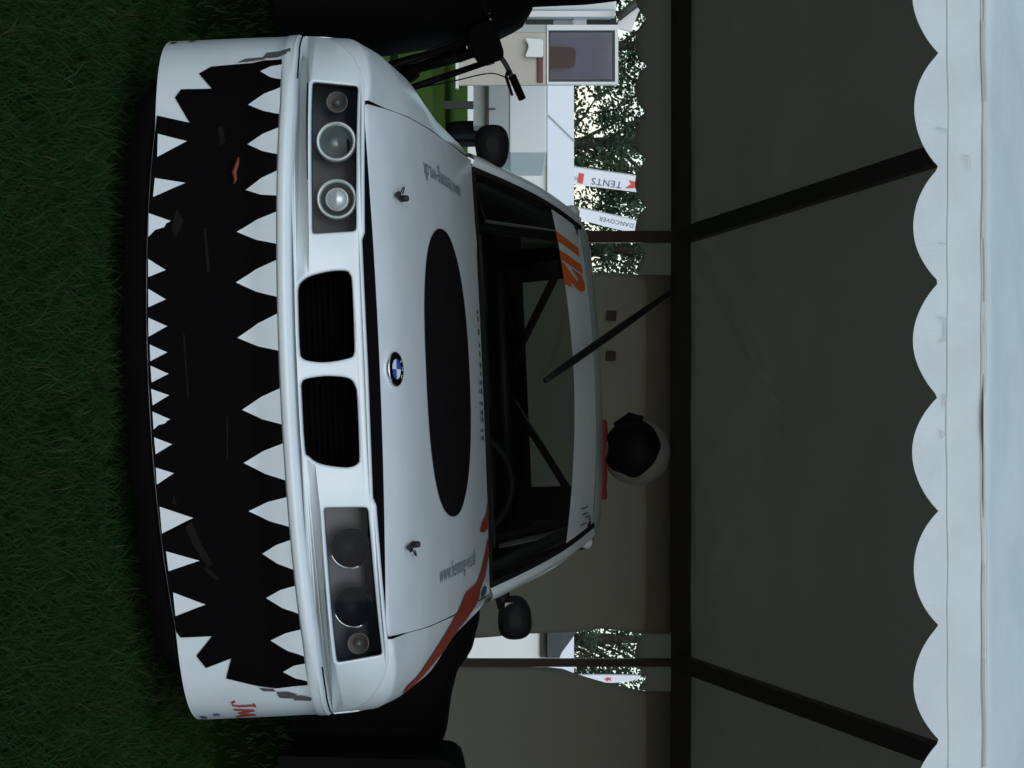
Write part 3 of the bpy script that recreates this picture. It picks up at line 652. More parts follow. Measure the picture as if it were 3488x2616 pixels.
hoop = [(-.60, 2.75, .2), (-.60, 2.75, .9), (-.55, 2.75, 1.20), (-.48, 2.75, 1.255), (.48, 2.75, 1.255), (.55, 2.75, 1.20), (.60, 2.75, .9), (.60, 2.75, .2)]
cage.tube(hoop, .021)
for sgn in (-1, 1):
    cage.tube([(sgn * .62, 1.60, .5), (sgn * .62, 1.66, .90), (sgn * .53, 2.28, 1.225), (sgn * .50, 2.75, 1.25)], .020)
cage.tube([(-.52, 2.27, 1.222), (.52, 2.27, 1.222)], .020); cage.tube([(-.58, 2.76, .95), (.58, 2.76, .95)], .018)
cage.tube([(.50, 2.78, 1.22), (.02, 3.30, .95)], .016); cage.tube([(-.50, 2.78, 1.22), (-.02, 3.30, .95)], .016)
cage.build('roll_cage', 'cage', car, smooth=True)
# inner mirror and wiper
MB().tube([(-.45, 1.49, .897), (.10, 1.52, .905)], .006, 6).tube([(.02, 1.49, .897), (.55, 1.54, .900)], .006, 6).build('wiper', 'black_plastic', car)
# door mirrors
def mirror(sgn, cx, cz, w, h):
    m_ = MB(); rows = []
    for k, (d, s_) in enumerate(((-.055, .35), (-.05, .62), (-.03, .90), (0, 1.0), (.03, 1.0), (.05, .96))):
        rows.append([(cx + sgn * w * s_ * math.copysign(abs(math.cos(t)) ** .8, math.cos(t)) , 1.74 + d, cz + h * s_ * math.copysign(abs(math.sin(t)) ** .8, math.sin(t)) * (1 + .12 * math.cos(t))) for t in [2 * math.pi * q / 28 for q in range(28)]])
    m_.grid(rows, True); m_.add(rows[0], [tuple(range(28))]); m_.add(rows[-1], [tuple(range(27, -1, -1))])
    mb_ = m_.build('door_mirror', 'black_plastic', car, auto=R(50))
    MB().tube([(sgn * .675, 1.78, .905), (sgn * .72, 1.76, .915), (cx - sgn * w * .5, 1.745, cz - h * .55)], [.030, .026, .024], 10).build('mirror_stalk', 'black_plastic', mb_, smooth=True)
    return mb_
mirror(-1, -.765, .948, .075, .056)
mm = mirror(1, .800, .955, .072, .056)
MB().box(.745, .775, 1.700, 1.704, .925, .952).build('mirror_patch', 'ext_grey', mm)
# wheels
def wheel(x, y, sgn):
    M = Matrix.Translation((x, y, .30)) @ Matrix.Rotation(R(90) * sgn, 4, 'Y')
    ty = MB().lathe([(.205, -.10), (.235, -.108), (.285, -.105), (.302, -.085), (.304, 0), (.302, .085), (.285, .105), (.235, .108), (.205, .10)], M, 40).build('wheel', 'rubber', car, smooth=True)
    MB().lathe([(.207, -.10), (.20, -.07), (.19, 0), (.195, .06), (.207, .10), (.195, .098), (.18, .06), (.06, .05), (.03, .055), (.0005, .055)], M, 40).build('rim', 'steel', ty, smooth=True)
    for k in range(5):
        Mk = M @ Matrix.Rotation(2 * math.pi * k / 5, 4, 'Z')
        MB().prism([(.04, -.03), (.185, -.022), (.185, .022), (.04, .03)], .055, .075, Mk).build('spoke', 'steel', ty, bevel=.004)
for sgn in (-1, 1):
    wheel(sgn * .745, YF, sgn); wheel(sgn * .745, YRW, sgn)
# rubber aerial standing up from the top of the windscreen
p0 = Vector(ws(0.035, strip_low(0) - .01, .012))
p0 = Vector(ws(0.03, .41, .014)); p1 = Vector((-.300, 2.40, 1.583))
pth = [p0.lerp(p1, t / 10) for t in range(11)]
MB().tube(pth, [.009, .012, .0135, .014, .0145, .0145, .014, .013, .012, .0105, .008], 10).build('aerial', 'black_plastic', car, smooth=True)

# ================================================================== helmet and cloth on the car roof
cm = car.matrix_basis.copy() if False else (Matrix.Translation(car.location) @ car.rotation_euler.to_matrix().to_4x4())
hc = cm @ Vector((.285, 2.66, 1.314))
hel = thing('helmet', 'white helmet with a dark open visor lying on the car roof', 'helmet', tuple(hc + Vector((0, 0, .012))), (R(4), 0, R(4)))
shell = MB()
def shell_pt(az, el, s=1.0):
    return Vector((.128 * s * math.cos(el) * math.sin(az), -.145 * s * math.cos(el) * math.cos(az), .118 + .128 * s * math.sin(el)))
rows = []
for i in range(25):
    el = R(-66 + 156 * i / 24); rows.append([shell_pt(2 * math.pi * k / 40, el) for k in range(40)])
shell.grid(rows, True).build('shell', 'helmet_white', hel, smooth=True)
vis = MB(); rows = []
for i in range(15):
    t = -1 + i / 7; row = []
    for k in range(21):
        u = -1 + k / 10
        w = R(62) * math.sqrt(max(.10, 1 - .8 * max(0, t) ** 2 - .25 * max(0, -t) ** 2)) * (1 + .05 * math.sin(7 * t))
        row.append(shell_pt(R(-22) + u * w, R(-10) + t * R(50) + R(5) * math.cos(u * 2.6), 1.012))
    rows.append(row)
vis.grid(rows).build('visor', 'visor', hel, smooth=True)
MB().tube([shell_pt(R(-92), R(-40), 1.02), shell_pt(R(-90), R(-10), 1.06), shell_pt(R(-84), R(10), 1.03)], [.012, .020, .012], 8).build('visor_pivot', 'visor', hel, smooth=True)
cl = MB(); rows = []
for i in range(29):
    x = .165 + .30 * i / 28
    rows.append([cm @ Vector((x, 2.60 + .25 * k / 8, 1.3225 - .085 * x * x + .008 + .010 * abs(math.sin(x * 38)) * (1 if k in (0, 8) else .4) - (.018 if k == 0 else 0))) for k in range(9)])
cl = cl.grid(rows).build('cloth', 'red_cloth', None, smooth=True, solid=.012)
tag(cl, 'folded dark red cloth under the helmet on the car roof', 'cloth')

# ================================================================== the party tent over the car
tent = thing('party_tent', 'white party tent with scalloped edge standing over the car', 'tent', (0, 4.1, 0))
TW0, TW1, FY, RY, RIDGE = -3.05, 3.75, 4.1, 9.7, 6.90
SEAM, EAVE, TOPZ = EYE + 1606 / 6200 * 4.1, 1.945, 2.94
def tb(b, name, m, parent=tent, **k):
    """tent parts are modelled in world coordinates and hung under the tent"""
    b.v = [(x, y - FY, z) for x, y, z in b.v]
    return b.build(name, m, parent, **k)
def wav(x, z): return .006 * math.sin(x * 5.3 + 1.1) + .004 * math.sin(x * 13.1) + .003 * math.sin(x * 31 + z * 9)
PER = 389 / 6200 * FY; CUSP0 = (1351 - 1308) / 6200 * FY
def scallop(x, lowz, cuspz, per=PER, c0=CUSP0):
    f = ((x - c0) / per) % 1.0; t = 2 * f - 1
    return cuspz - (cuspz - lowz) * (1 - abs(t) ** 2.0) ** .92
n = 640; rows = []
cols = [TW0 + (TW1 - TW0) * i / n for i in range(n + 1)]
Z_LO, Z_CU = EYE + (3106 - 1744) / 6200 * FY, EYE + (3196 - 1744) / 6200 * FY
front = []
for x in cols:
    zb_ = scallop(x, Z_LO, Z_CU); front.append([(x, FY + wav(x, z) - .012 * (SEAM - z) / .16, z) for z in (zb_, Z_CU + .006, Z_CU + .02, lerp(Z_CU, SEAM, .45), lerp(Z_CU, SEAM, .7), SEAM)])
val = tb(MB().grid(front), 'front_valance', 'tent_pvc', smooth=False, solid=.0016)
K_ = FY / 4.0
def vz(z): return EYE + (z - EYE) * K_
# stitched hems and stains on the valance
def strip(z0, z1, e, m, name, x0=TW0, x1=TW1, k=400):
    z0, z1 = vz(z0), vz(z1); x0 = x0 * K_ if x0 > TW0 else x0; x1 = x1 * K_ if x1 < TW1 else x1
    tb(MB().grid([[(x, FY + wav(x, z) - .012 * (SEAM - z) / .16 - e, z) for z in (z0, z1)] for x in [x0 + (x1 - x0) * i / k for i in range(k + 1)]]), name, m, val)
strip(1.934, 1.9365, .0020, 'seam_grey', 'hem_stitch')
strip(2.010, 2.0145, .0022, 'seam_grey', 'hem_stitch'); strip(2.020, 2.0222, .0040, 'seam_grey', 'hem_stitch')
for x0, x1, z0, z1, m in ((-.80, -.62, 2.0100, 2.0190, 'stain'), (-.62, -.32, 2.0120, 2.0185, 'seam_grey'), (.395, .60, 2.0112, 2.0180, 'seam_grey'), (.60, .84, 2.0120, 2.0186, 'stain'), (-.30, -.18, 2.0150, 2.0188, 'stain')):
    strip(z0, z1, .0034, m, 'rubbed_hem', x0, x1, 20)
val.parent.update_tag()
def mark(x, z, pts, w=.0012):
    P = [((x + a) * K_, vz(z + b)) for a, b in pts]
    for a, b in zip(P, P[1:]):
        d = Vector((b[0] - a[0], b[1] - a[1])).normalized() * w
        tb(MB().add([(a[0] - d.y, FY + wav(a[0], a[1]) - .0165, a[1] + d.x), (a[0] + d.y, FY + wav(a[0], a[1]) - .0165, a[1] - d.x), (b[0] + d.y, FY + wav(b[0], b[1]) - .0165, b[1] - d.x), (b[0] - d.y, FY + wav(b[0], b[1]) - .0165, b[1] + d.x)], [(0, 1, 2, 3)]), 'crease_mark', 'faint', val)
mark(-.56, 1.93, [(0, -.022), (.004, 0), (.014, .004)]); mark(-.31, 1.925, [(0, -.01), (.003, .006)]); mark(-.145, 1.926, [(0, -.012), (0, .003), (.05, .004), (.052, -.01)])
mark(.02, 1.925, [(0, .004), (.03, .004)]); mark(.10, 1.93, [(0, -.01), (.01, .0), (.02, -.008)]); mark(-.50, 1.975, [(0, -.006), (.002, .006), (.03, .007)])
# roof sheets
FOLDS = [(-.95, 3.0, .020), (-.70, 2.4, -.016), (.55, -2.2, .012), (1.0, -1.5, .016), (-.2, .8, .006), (1.2, -2.6, -.012), (.2, 1.0, .005)]
def roof_sheet(y0, z0, y1, z1, name, sag, m='tent_pvc'):
    ny, nx = 44, 170; rows = []
    for k in range(ny + 1):
        t = k / ny; row = []
        for i in range(nx + 1):
            x = TW0 + (TW1 - TW0) * i / nx
            bay = ((x + .78) / 2.255) % 1.0
            z = (lerp(z0, z1, t) if name != 'front_roof' else itp([(0, z0), (.18, z0 + .30), (1, z1)], t)) - sag * math.sin(math.pi * t) * math.sin(math.pi * bay) + .006 * math.sin(x * 9 + t * 5) * math.sin(math.pi * t) + (.016 * noise.noise(Vector((x * 1.3 + t * 2, t * 5, 2))) + .010 * noise.noise(Vector((x * 4.1 - t * 9, t * 14, 5)))) * min(1, t * 20) * min(1, (1 - t) * 8)
            for fx, fs, fa in FOLDS: z += fa * math.exp(-((x - fx - fs * t) / .05) ** 2) * min(1, t * 20) * max(0, 1 - t * 1.2)
            row.append((x, lerp(y0, y1, t), z))
        rows.append(row)
    return tb(MB().grid(rows), name, m, smooth=True, solid=.002)
roof_sheet(FY, SEAM, RIDGE, TOPZ, 'front_roof', .035, 'roof_pvc')
roof_sheet(RY + .05, EAVE - .005, RIDGE, TOPZ, 'rear_roof', .02, 'tent_roof')
# unseen gable walls far to the sides, added closed to darken the inside
for x in (TW0, TW1):
    tb(MB().grid([[(x, y, 0 if k == 0 else lerp(SEAM, TOPZ, 1 - abs(y - RIDGE) / 2.80)) for y in [FY + .1 + (RY - FY - .1) * i / 20 for i in range(21)]] for k in (0, 1)]), 'shading_gable', 'tent_wall', solid=.002)
# steel frame: posts, eaves beams, rafters
def bar(p, q, w, h, name, m='tent_steel'):
    p, q = Vector(p), Vector(q); d = (q - p).normalized(); a = d.cross(Vector((0, 0, 1)))
    if a.length < .05: a = Vector((1, 0, 0))
    a.normalize(); b = a.cross(d); vs = []
    for c in (p, q):
        vs += [c + a * w / 2 + b * h / 2, c - a * w / 2 + b * h / 2, c - a * w / 2 - b * h / 2, c + a * w / 2 - b * h / 2]
    return tb(MB().add(vs, [(3, 2, 1, 0), (4, 5, 6, 7), (0, 1, 5, 4), (1, 2, 6, 5), (2, 3, 7, 6), (3, 0, 4, 7)]), name, m, bevel=.006)
XL, XR = -.779, 1.475
zb0, zb1 = EYE + (2282 - 1744) / 6200 * RY, EYE + (2350 - 1744) / 6200 * RY
tb(MB().tube([(TW0, RY - .06, (zb0 + zb1) / 2), (TW1, RY - .06, (zb0 + zb1) / 2)], (zb1 - zb0) / 2, 16), 'rear_beam', 'tent_steel', smooth=True)
bar((TW0, FY + .09, SEAM - .045), (TW1, FY + .09, SEAM - .045), .05, .05, 'front_beam')
bar((TW0, RIDGE, TOPZ - .06), (TW1, RIDGE, TOPZ - .06), .06, .06, 'ridge_beam')
for x, w in ((XL, .062), (XR, .042), (3.70, .05), (-2.99, .05)):
    bar((x, RY - .06, ground_z(x, RY) - .05), (x, RY - .06, zb0 + .01), w, w, 'post')
for x in (2.05, 3.70, -2.99):
    bar((x, FY + .09, ground_z(x, FY) - .05), (x, FY + .09, SEAM - .07), .05, .05, 'post')
bar((XL, RY - .08, EAVE - .07), (-.955, RIDGE, TOPZ - .075), .085, .06, 'rafter')
bar((XR, RY - .08, EAVE - .07), (1.50, RIDGE, TOPZ - .075), .085, .06, 'rafter')
bar((3.70, RY - .08, EAVE - .07), (3.70, RIDGE, TOPZ - .075), .085, .06, 'rafter')
bar((-2.99, RY - .08, EAVE - .07), (-2.99, RIDGE, TOPZ - .075), .085, .06, 'rafter')
for x in (3.70, -2.99): bar((x, FY + .09, SEAM - .07), (x, RIDGE, TOPZ - .08), .06, .06, 'rafter')
# rear valance hanging outside the beam
rows = []
zr_c, zr_l = EYE + (2205 - 1744) / 6200 * RY, EYE + (2165 - 1744) / 6200 * RY
for i in range(521):
    x = TW0 + (TW1 - TW0) * i / 520
    zb_ = scallop(x, zr_l, zr_c, .252, .06) if (x < -.585 or 1.32 < x < 1.64) else zr_c; rows.append([(x, RY + .05 + .008 * math.sin(x * 7), z) for z in (zb_, zr_c + .002, 1.85, EAVE)])
tb(MB().grid(rows), 'rear_valance', 'tent_wall', smooth=True, solid=.0016)
# rear wall sheets with soft folds
def wall(x_lo, x_hi, name, zt, seed, nx=70):
    rows = []
    for k in range(25):
        t = k / 24; row = []
        z = lerp(.02, zt, t); a, b = x_lo(z), x_hi(z)
        for i in range(nx + 1):
            x = lerp(a, b, i / nx)
            row.append((x, RY + .012 + .012 * math.sin(x * 8 + seed) * (1 - .5 * t) + .018 * noise.noise(Vector((x * 3, z * .9, seed))) , z + ground_z(x, RY) * (1 - t)))
        rows.append(row)
    return tb(MB().grid(rows), name, 'tent_wall', smooth=True, solid=.0016)
edge = lambda px, py: ((EYE + (px - 1744) / 6200 * RY), (py - 1308) / 6200 * RY)
EL = sorted([edge(1100, 905), edge(1900, 918), edge(2060, 928), edge(2205, 936)])
ER = sorted([edge(1100, 2200), edge(1640, 2172), edge(1760, 2160), edge(1960, 2152), edge(2040, 2140), edge(2110, 2150), edge(2205, 2160)])
wall(lambda z: itp(EL, z), lambda z: itp(ER, z), 'rear_wall', EYE + (2290 - 1744) / 6200 * RY, 1.0)
ER2 = sorted([edge(1100, 2255), edge(1560, 2270), edge(1890, 2275), edge(1960, 2300), edge(2060, 2328), edge(2175, 2352), edge(2205, 2356)])
wall(lambda z: itp(ER2, z), lambda z: TW1, 'rear_wall', EYE + (2290 - 1744) / 6200 * RY, 4.0)
# two dark eyelet patches high on the rear wall
for px, py in ((2082, 1075), (2080, 1212)):
    c = wp(px, py, RY - .03); tb(MB().prism(rounded([(-.028, -.026), (.026, -.03), (.03, .026), (-.026, .03)], .01), 0, .006, Matrix.Translation(c) @ Matrix.Rotation(R(90), 4, 'X')), 'wall_patch', 'tent_steel')
# dark gathered curtain at the left of the rear opening
rows = []
CE = sorted([edge(1000, 60), edge(1600, 60), edge(1800, 38), edge(2000, 30), edge(2100, 18), edge(2150, 2), edge(2205, -30)])
for k in range(20):
    z = lerp(.05, EYE + (2215 - 1744) / 6200 * RY, k / 19); b = itp(CE, z)
    rows.append([(lerp(b - .75, b, i / 40), RY - .10 + .035 * math.sin(i * 1.1) + .02 * math.sin(i * .37 + z), z) for i in range(41)])
tb(MB().grid(rows), 'gathered_curtain', 'dark_cloth', smooth=True, solid=.004)

# ================================================================== dark bulks either side of the car
def heap(name, prof, x_far, yc, depth, label, cat, seed, flip=1):
    """covered heap: prof lists (z, x of its inner edge); it reaches to x_far on the outer side"""
    rows = []; zs_ = [prof[0][0] + (prof[-1][0] - prof[0][0]) * k / 26 for k in range(27)]
    for k, z in enumerate(zs_):
        xi = itp(prof, z); cx, hw = (xi + x_far) / 2, abs(xi - x_far) / 2
        q = math.sqrt(max(0.02, 1 - (k / 26) ** 6)); row = []
        for j in range(44):
            t = 2 * math.pi * j / 44; c, s_ = math.cos(t), math.sin(t)
            r_ = 1 + .035 * noise.noise(Vector((c * 2.5 + seed, s_ * 2.5, z * 4)))
            row.append((cx + hw * math.copysign(abs(c) ** .6, c) * (r_ if abs(c) < .9 else 1), yc + depth * q * math.copysign(abs(s_) ** .7, s_) * r_, z))
        rows.append(row)
    b = MB().grid(rows, True); b.add(rows[-1], [tuple(range(44))])
    o = b.build(name, 'dark_cloth', None, smooth=True)
    return tag(o, label, cat)
YL = 8.2
eL = lambda px, py: (EYE + (px - 1744) / 6200 * YL, (py - 1308) / 6200 * YL)
heap('covered_heap', sorted([(-.12, eL(500, 120)[1]), eL(1200, 150), eL(1300, 158), eL(1400, 140), eL(1560, 118), eL(1620, 128), eL(1660, 122), eL(1700, 104), eL(1735, 90), eL(1775, 70), eL(1800, 50), eL(1815, 10)]), -2.5, YL + .15, .42,
     'black covered heap at the left edge beside the bicycle', 'heap', 3.0)
YR_ = 7.9
eR = lambda px, py: (EYE + (px - 1744) / 6200 * YR_, (py - 1308) / 6200 * YR_)
rows = []
TOPS = [(1634, 2060), (1634, 2107), (1610, 2202), (1560, 2275), (1538, 2366), (1523, 2480), (1505, 2530), (1464, 2556), (1300, 2585), (1000, 2600)]
TX = [( (py - 1308) / 6200 * YR_, EYE + (px - 1744) / 6200 * YR_) for px, py in TOPS]
for k in range(33):
    x = lerp(.96, 1.655, k / 32); zt = itp(TX, x); row = []
    zg = ground_z(x, YR_) - .02
    for j in range(25):
        t = math.pi * j / 24; c, s_ = math.cos(t), math.sin(t)
        row.append((x, YR_ + .33 * math.copysign(abs(c) ** .55, c) + .02 * noise.noise(Vector((x * 5, j * .4, 1))), zg + max(.02, zt - zg) * abs(s_) ** .45))
    rows.append(row)
hp = MB().grid(rows).build('covered_heap', 'dark_cloth', None, smooth=True); tag(hp, 'black covered heap on the right behind the red striped fender', 'heap')
c = wp(1530, 2640, 7.3)
bxm = MB(); bxm.prism(rounded([(-.12, -.75), (.22, -.75), (.22, .04), (.12, .07), (-.02, .06), (-.10, .03)], .05), -.2, .2, Matrix.Translation(c) @ Matrix.Rotation(R(90), 4, 'X'))
bx = bxm.build('dark_bin', 'dark_cloth', None, bevel=.03); tag(bx, 'dark upright bin cut off by the right edge of the picture', 'bin')

# ================================================================== bicycle leaning at the left, seen from the front
bk = thing('bicycle', 'dark mountain bike leaning at the left with its handlebar up', 'bicycle', (-1.18, 8.1, -.06), (0, R(-18), R(14)))
def bwheel(y, z=.33):
    M = Matrix.Translation((0, y, z)) @ Matrix.Rotation(R(90), 4, 'Y')
    ty = MB().lathe([(.285, -.018), (.31, -.026), (.33, -.016), (.335, 0), (.33, .016), (.31, .026), (.285, .018)], M, 40).build('wheel', 'rubber', bk, smooth=True)
    MB().lathe([(.286, -.014), (.268, -.010), (.266, .010), (.286, .014)], M, 40).build('rim', 'steel', ty, smooth=True)
    sp = MB()
    for k in range(20):
        a = 2 * math.pi * k / 20
        sp.tube([M @ Vector((.02 * math.cos(a + .6), .02 * math.sin(a + .6), .02 * (-1) ** k)), M @ Vector((.268 * math.cos(a), .268 * math.sin(a), 0))], .0012, 4)
    sp.tube([M @ Vector((0, 0, -.05)), M @ Vector((0, 0, .05))], .016, 10)
    sp.build('spokes', 'steel', ty)
bwheel(0.0); bwheel(1.06)
for s_ in (-1, 1):
    MB().tube([(s_ * .058, 0, .33), (s_ * .058, .06, .60), (s_ * .056, .10, .98)], [.015, .017, .014], 10).build('fork_leg', 'black_plastic', bk, smooth=True)
MB().tube([(-.072, .10, .97), (.072, .10, .97)], .020, 10).build('fork_crown', 'steel', bk, smooth=True)
f = MB(); f.tube([(0, .11, .84), (0, .15, 1.0)], .022); f.tube([(0, .14, .90), (0, .72, .80)], .019); f.tube([(0, .125, .84), (0, .62, .32)], .021); f.tube([(0, .62, .32), (0, .76, .86)], .017)
f.tube([(0, .62, .32), (0, 1.06, .33)], .012); f.tube([(0, .74, .78), (0, 1.06, .33)], .010); f.build('frame', 'black_plastic', bk, smooth=True)
MB().tube([(0, .15, 1.0), (0, .10, 1.02)], .020).build('stem', 'black_plastic', bk, smooth=True)
hb = MB().tube(smooth_curve([(-.26, .15, 1.04), (-.12, .115, 1.03), (0, .10, 1.01), (.10, .115, 1.035), (.26, .15, 1.055)], 6), .0115, 10).build('handlebar', 'steel', bk, smooth=True)
for s_ in (-1, 1):
    MB().tube([(s_ * .15, .125, 1.045 if s_ > 0 else 1.032), (s_ * .265, .15, 1.056 if s_ > 0 else 1.041)], .018, 12).build('grip', 'rubber', bk, smooth=True)
    MB().tube([(s_ * .13, .115, 1.035), (s_ * .14, .06, 1.02), (s_ * .23, .075, 1.02)], [.012, .008, .006], 8).build('brake_lever', 'black_plastic', bk, smooth=True)
    MB().tube(smooth_curve([(s_ * .16, .10, 1.03), (s_ * .10, -.02, .96), (s_ * .085, .02, .80), (s_ * .065, .05, .62)], 6), .003, 6).build('brake_cable', 'black_plastic', bk, smooth=True)
MB().prism(rounded([(-.085, -.07), (.085, -.07), (.095, .06), (-.095, .06)], .045, 6), -.05, .05, Matrix.Translation((-.03, .03, .985)) @ Matrix.Rotation(R(90), 4, 'X')).build('handlebar_bag', 'dark_cloth', bk, bevel=.015)
MB().prism([(-.02, -.14), (.02, -.14), (.075, .10), (.05, .14), (-.05, .14), (-.075, .10)], .87, .92, Matrix.Translation((0, .80, 0))).build('saddle', 'black_plastic', bk, bevel=.015)
c = MB().lathe([(.09, -.006), (.09, .006), (.02, .006), (.02, -.006)], Matrix.Translation((.07, .62, .32)) @ Matrix.Rotation(R(90), 4, 'Y'), 24).build('chainring', 'steel', bk)

# ================================================================== outside: trailer with open door, box trailer, marquee, flags, trees
def pbox(px0, px1, py0, py1, Y, d):
    a, b = wp(px0, py0, Y), wp(px1, py1, Y); return MB().box(a.x, b.x, Y, Y + d, a.z, b.z)
def rel(b, o):
    b.v = [tuple(Vector(p) - Vector(o)) for p in b.v]; return b
Y1 = 22.0; o1 = (wp(1558, 180, Y1).x, Y1, 0)
tr = thing('trailer', 'white trailer at the left with a cream door and window', 'trailer', o1)
dr = rel(pbox(1562, 1862, 110, 290, Y1, .06), o1).build('door', 'cream', tr, bevel=.01)
rel(pbox(1552, 1562, 95, 300, Y1 - .02, .09), o1).build('door_sill', 'ext_white', dr)
rel(pbox(1640, 1862, 84, 110, Y1 + .002, .07), o1).build('door_edge', 'ext_grey', dr)
wf = rel(pbox(1862, 2106, 84, 103, Y1 - .02, .09), o1)
for b in ((1862, 2106, 278, 288), (1862, 1868, 103, 278), (2094, 2106, 103, 278)): rel_b = rel(pbox(*b, Y1 - .02, .09), o1); wf.add(rel_b.v, rel_b.f)
wfo = wf.build('window_frame', 'ext_white', tr, bevel=.006)
gsk = MB()
for b in ((1868, 2094, 103, 108), (1868, 2094, 270, 278), (1868, 1874, 108, 270), (2086, 2094, 108, 270)): r_ = rel(pbox(*b, Y1 - .004, .05), o1); gsk.add(r_.v, r_.f)
gsk.build('window_gasket', 'ext_dark', wfo)
rel(pbox(1874, 2086, 108, 270, Y1 + .01, .006), o1).build('pane', 'pane_glass', wfo)
rel(pbox(1862, 2100, 95, 284, Y1 + .35, .02), o1).build('inner_wall', 'inner_blue', tr)
cc = wp(1912, 196, Y1 + .2) - Vector(o1)
MB().prism(rounded([(-.135, -.18), (.135, -.18), (.125, .17), (-.12, .18)], .07, 6), -.05, .05, Matrix.Translation(cc) @ Matrix.Rotation(R(90), 4, 'X')).build('pane_reflection', 'cushion', tr, bevel=.03)  # added dark shape standing in for a reflection in the pane
rel(pbox(1830, 1850, 187, 281, Y1 - .03, .03), o1).build('lamp_bar', 'brown_red', dr, bevel=.01)
bagp = [(0, 0), (.20, .02), (.235, .12), (.21, .235), (.12, .225), (.03, .235), (-.03, .14)]
a = wp(1787, 130, Y1 - .06)
wb = MB().prism(rounded([(0, 0), (.10, .05), (.23, 0), (.235, .22), (.02, .22)], .03), 0, .03, Matrix.Translation(a) @ Matrix.Rotation(R(90), 4, 'X')).build('white_bag', 'ext_white', None, bevel=.01)
tag(wb, 'small white bag hanging on the cream trailer door', 'bag')
rel(pbox(1560, 2100, -700, 34, Y1 + .9, 2.4), o1).build('body', 'ext_white', tr, bevel=.03)
rel(pbox(1800, 2095, 36, 58, Y1 + .3, .10), o1).build('door_post', 'ext_white', tr, bevel=.01)
rel(pbox(1800, 2080, 60, 66, Y1 + .5, .05), o1).build('door_rail', 'ext_grey', tr)
rel(pbox(1790, 1885, 66, 84, Y1 + .5, .05), o1).build('inner_panel', 'ext_dark', tr)
rel(pbox(1885, 1950, 62, 84, Y1 + .52, .05), o1).build('inner_panel', 'ext_grey', tr)
rel(pbox(1955, 1998, 60, 84, Y1 + .48, .05), o1).build('inner_panel', 'ext_white', tr)
rel(pbox(1998, 2100, 58, 84, Y1 + .54, .05), o1).build('inner_panel', 'ext_dark', tr)
rel(MB().tube([wp(2105, 60, Y1 + .1), wp(2145, 28, Y1 + .1), wp(2215, -20, Y1 + .1)], .05, 8), o1).build('awning_arm', 'ext_dark', tr, smooth=True)
q = [wp(2105, 75, Y1 + .3), wp(2105, 96, Y1 + .3), wp(2150, 108, Y1 + .3), wp(2175, 40, Y1 + .3), wp(2215, -5, Y1 + .3), wp(2175, 0, Y1 + .3)]
rel(MB().add(q + [p + Vector((0, .05, 0)) for p in q], [tuple(range(6)), tuple(range(11, 5, -1))] + [(i, (i + 1) % 6, 6 + (i + 1) % 6, 6 + i) for i in range(6)]), o1).build('awning_flap', 'ext_white', tr)

Y2 = 26.0; a = wp(1665, 150, Y2); b = wp(1862, 520, Y2); o2 = (a.x, Y2, 0)
bt = thing('box_trailer', 'plain white box trailer parked in front of the marquee', 'trailer', o2)
rel(MB().box(a.x, b.x, Y2, Y2 + 2.9, wp(1735, 0, Y2).z, b.z), o2).build('body', 'ext_white', bt, bevel=.02)
rel(MB().box(a.x + .01, b.x - .02, Y2 + .02, Y2 + 2.88, wp(1664, 0, Y2).z, wp(1734, 0, Y2).z), o2).build('lower_body', 'ext_grey', bt, bevel=.01)
rel(MB().box(a.x - .01, b.x - .35, Y2 - .02, Y2 + 2.88, wp(1657, 0, Y2).z, wp(1663, 0, Y2).z), o2).build('chassis_rail', 'ext_dark', bt)
rel(MB().box(a.x + .05, b.x - .40, Y2 + .1, Y2 + 2.8, wp(1612, 0, Y2).z, wp(1656, 0, Y2).z), o2).build('underframe', 'ext_grey', bt)
for dy in (.9, 1.8):
    rel(MB().lathe([(.12, -.09), (.26, -.10), (.31, -.08), (.315, 0), (.31, .08), (.26, .10), (.12, .09), (.0005, .09)], Matrix.Translation((b.x - .45, Y2 + dy, .31)) @ Matrix.Rotation(R(90), 4, 'Y'), 28), o2).build('wheel', 'rubber', bt, smooth=True)
rel(MB().box(a.x + .8, a.x + .9, Y2 + .1, Y2 + .2, 0, wp(1612, 0, Y2).z), o2).build('prop_stand', 'ext_dark', bt)
rel(MB().tube([wp(1660, 372, Y2 - .05), wp(1688, 371, Y2 - .05)], .012, 6), o2).build('latch', 'ext_dark', bt)

Y3 = 40.0; o3 = (-2, Y3, 0)
mq = thing('marquee', 'long white marquee across the back with trees above it', 'marquee', o3)
zt, ze = wp(1957, 0, Y3).z, wp(1864, 0, Y3).z
rel(MB().box(-13, 9, Y3 + .02, Y3 + 8, 0, ze), o3).build('wall', 'ext_white', mq)
rel(MB().grid([[(-13.2, Y3 - .1, ze), (9.2, Y3 - .1, ze)], [(-13.2, Y3 + .5, zt), (9.2, Y3 + .5, zt)], [(-13.2, Y3 + 4, zt - .05), (9.2, Y3 + 4, zt - .05)]]), o3).build('roof', 'flag_white', mq, solid=.01)
s0, s1 = wp(1870, 395, Y3 - .12), wp(1956, 480, Y3 + .46)
rel(MB().tube([s0, s1], .018, 6), o3).build('roof_seam', 'ext_grey', mq)
rel(MB().box(wp(0, 2120, Y3).x, wp(0, 2238, Y3).x, Y3 - .06, Y3 + .01, wp(1840, 0, Y3).z, ze - .002), o3).build('doorway', 'ext_dark', mq)
q = [wp(1864, 2100, Y3 - .14), wp(1912, 2100, Y3 + .2), wp(1960, 2155, Y3 + .45), wp(1912, 2220, Y3 + .2), wp(1905, 2238, Y3 + .1), wp(1864, 2238, Y3 - .14)]
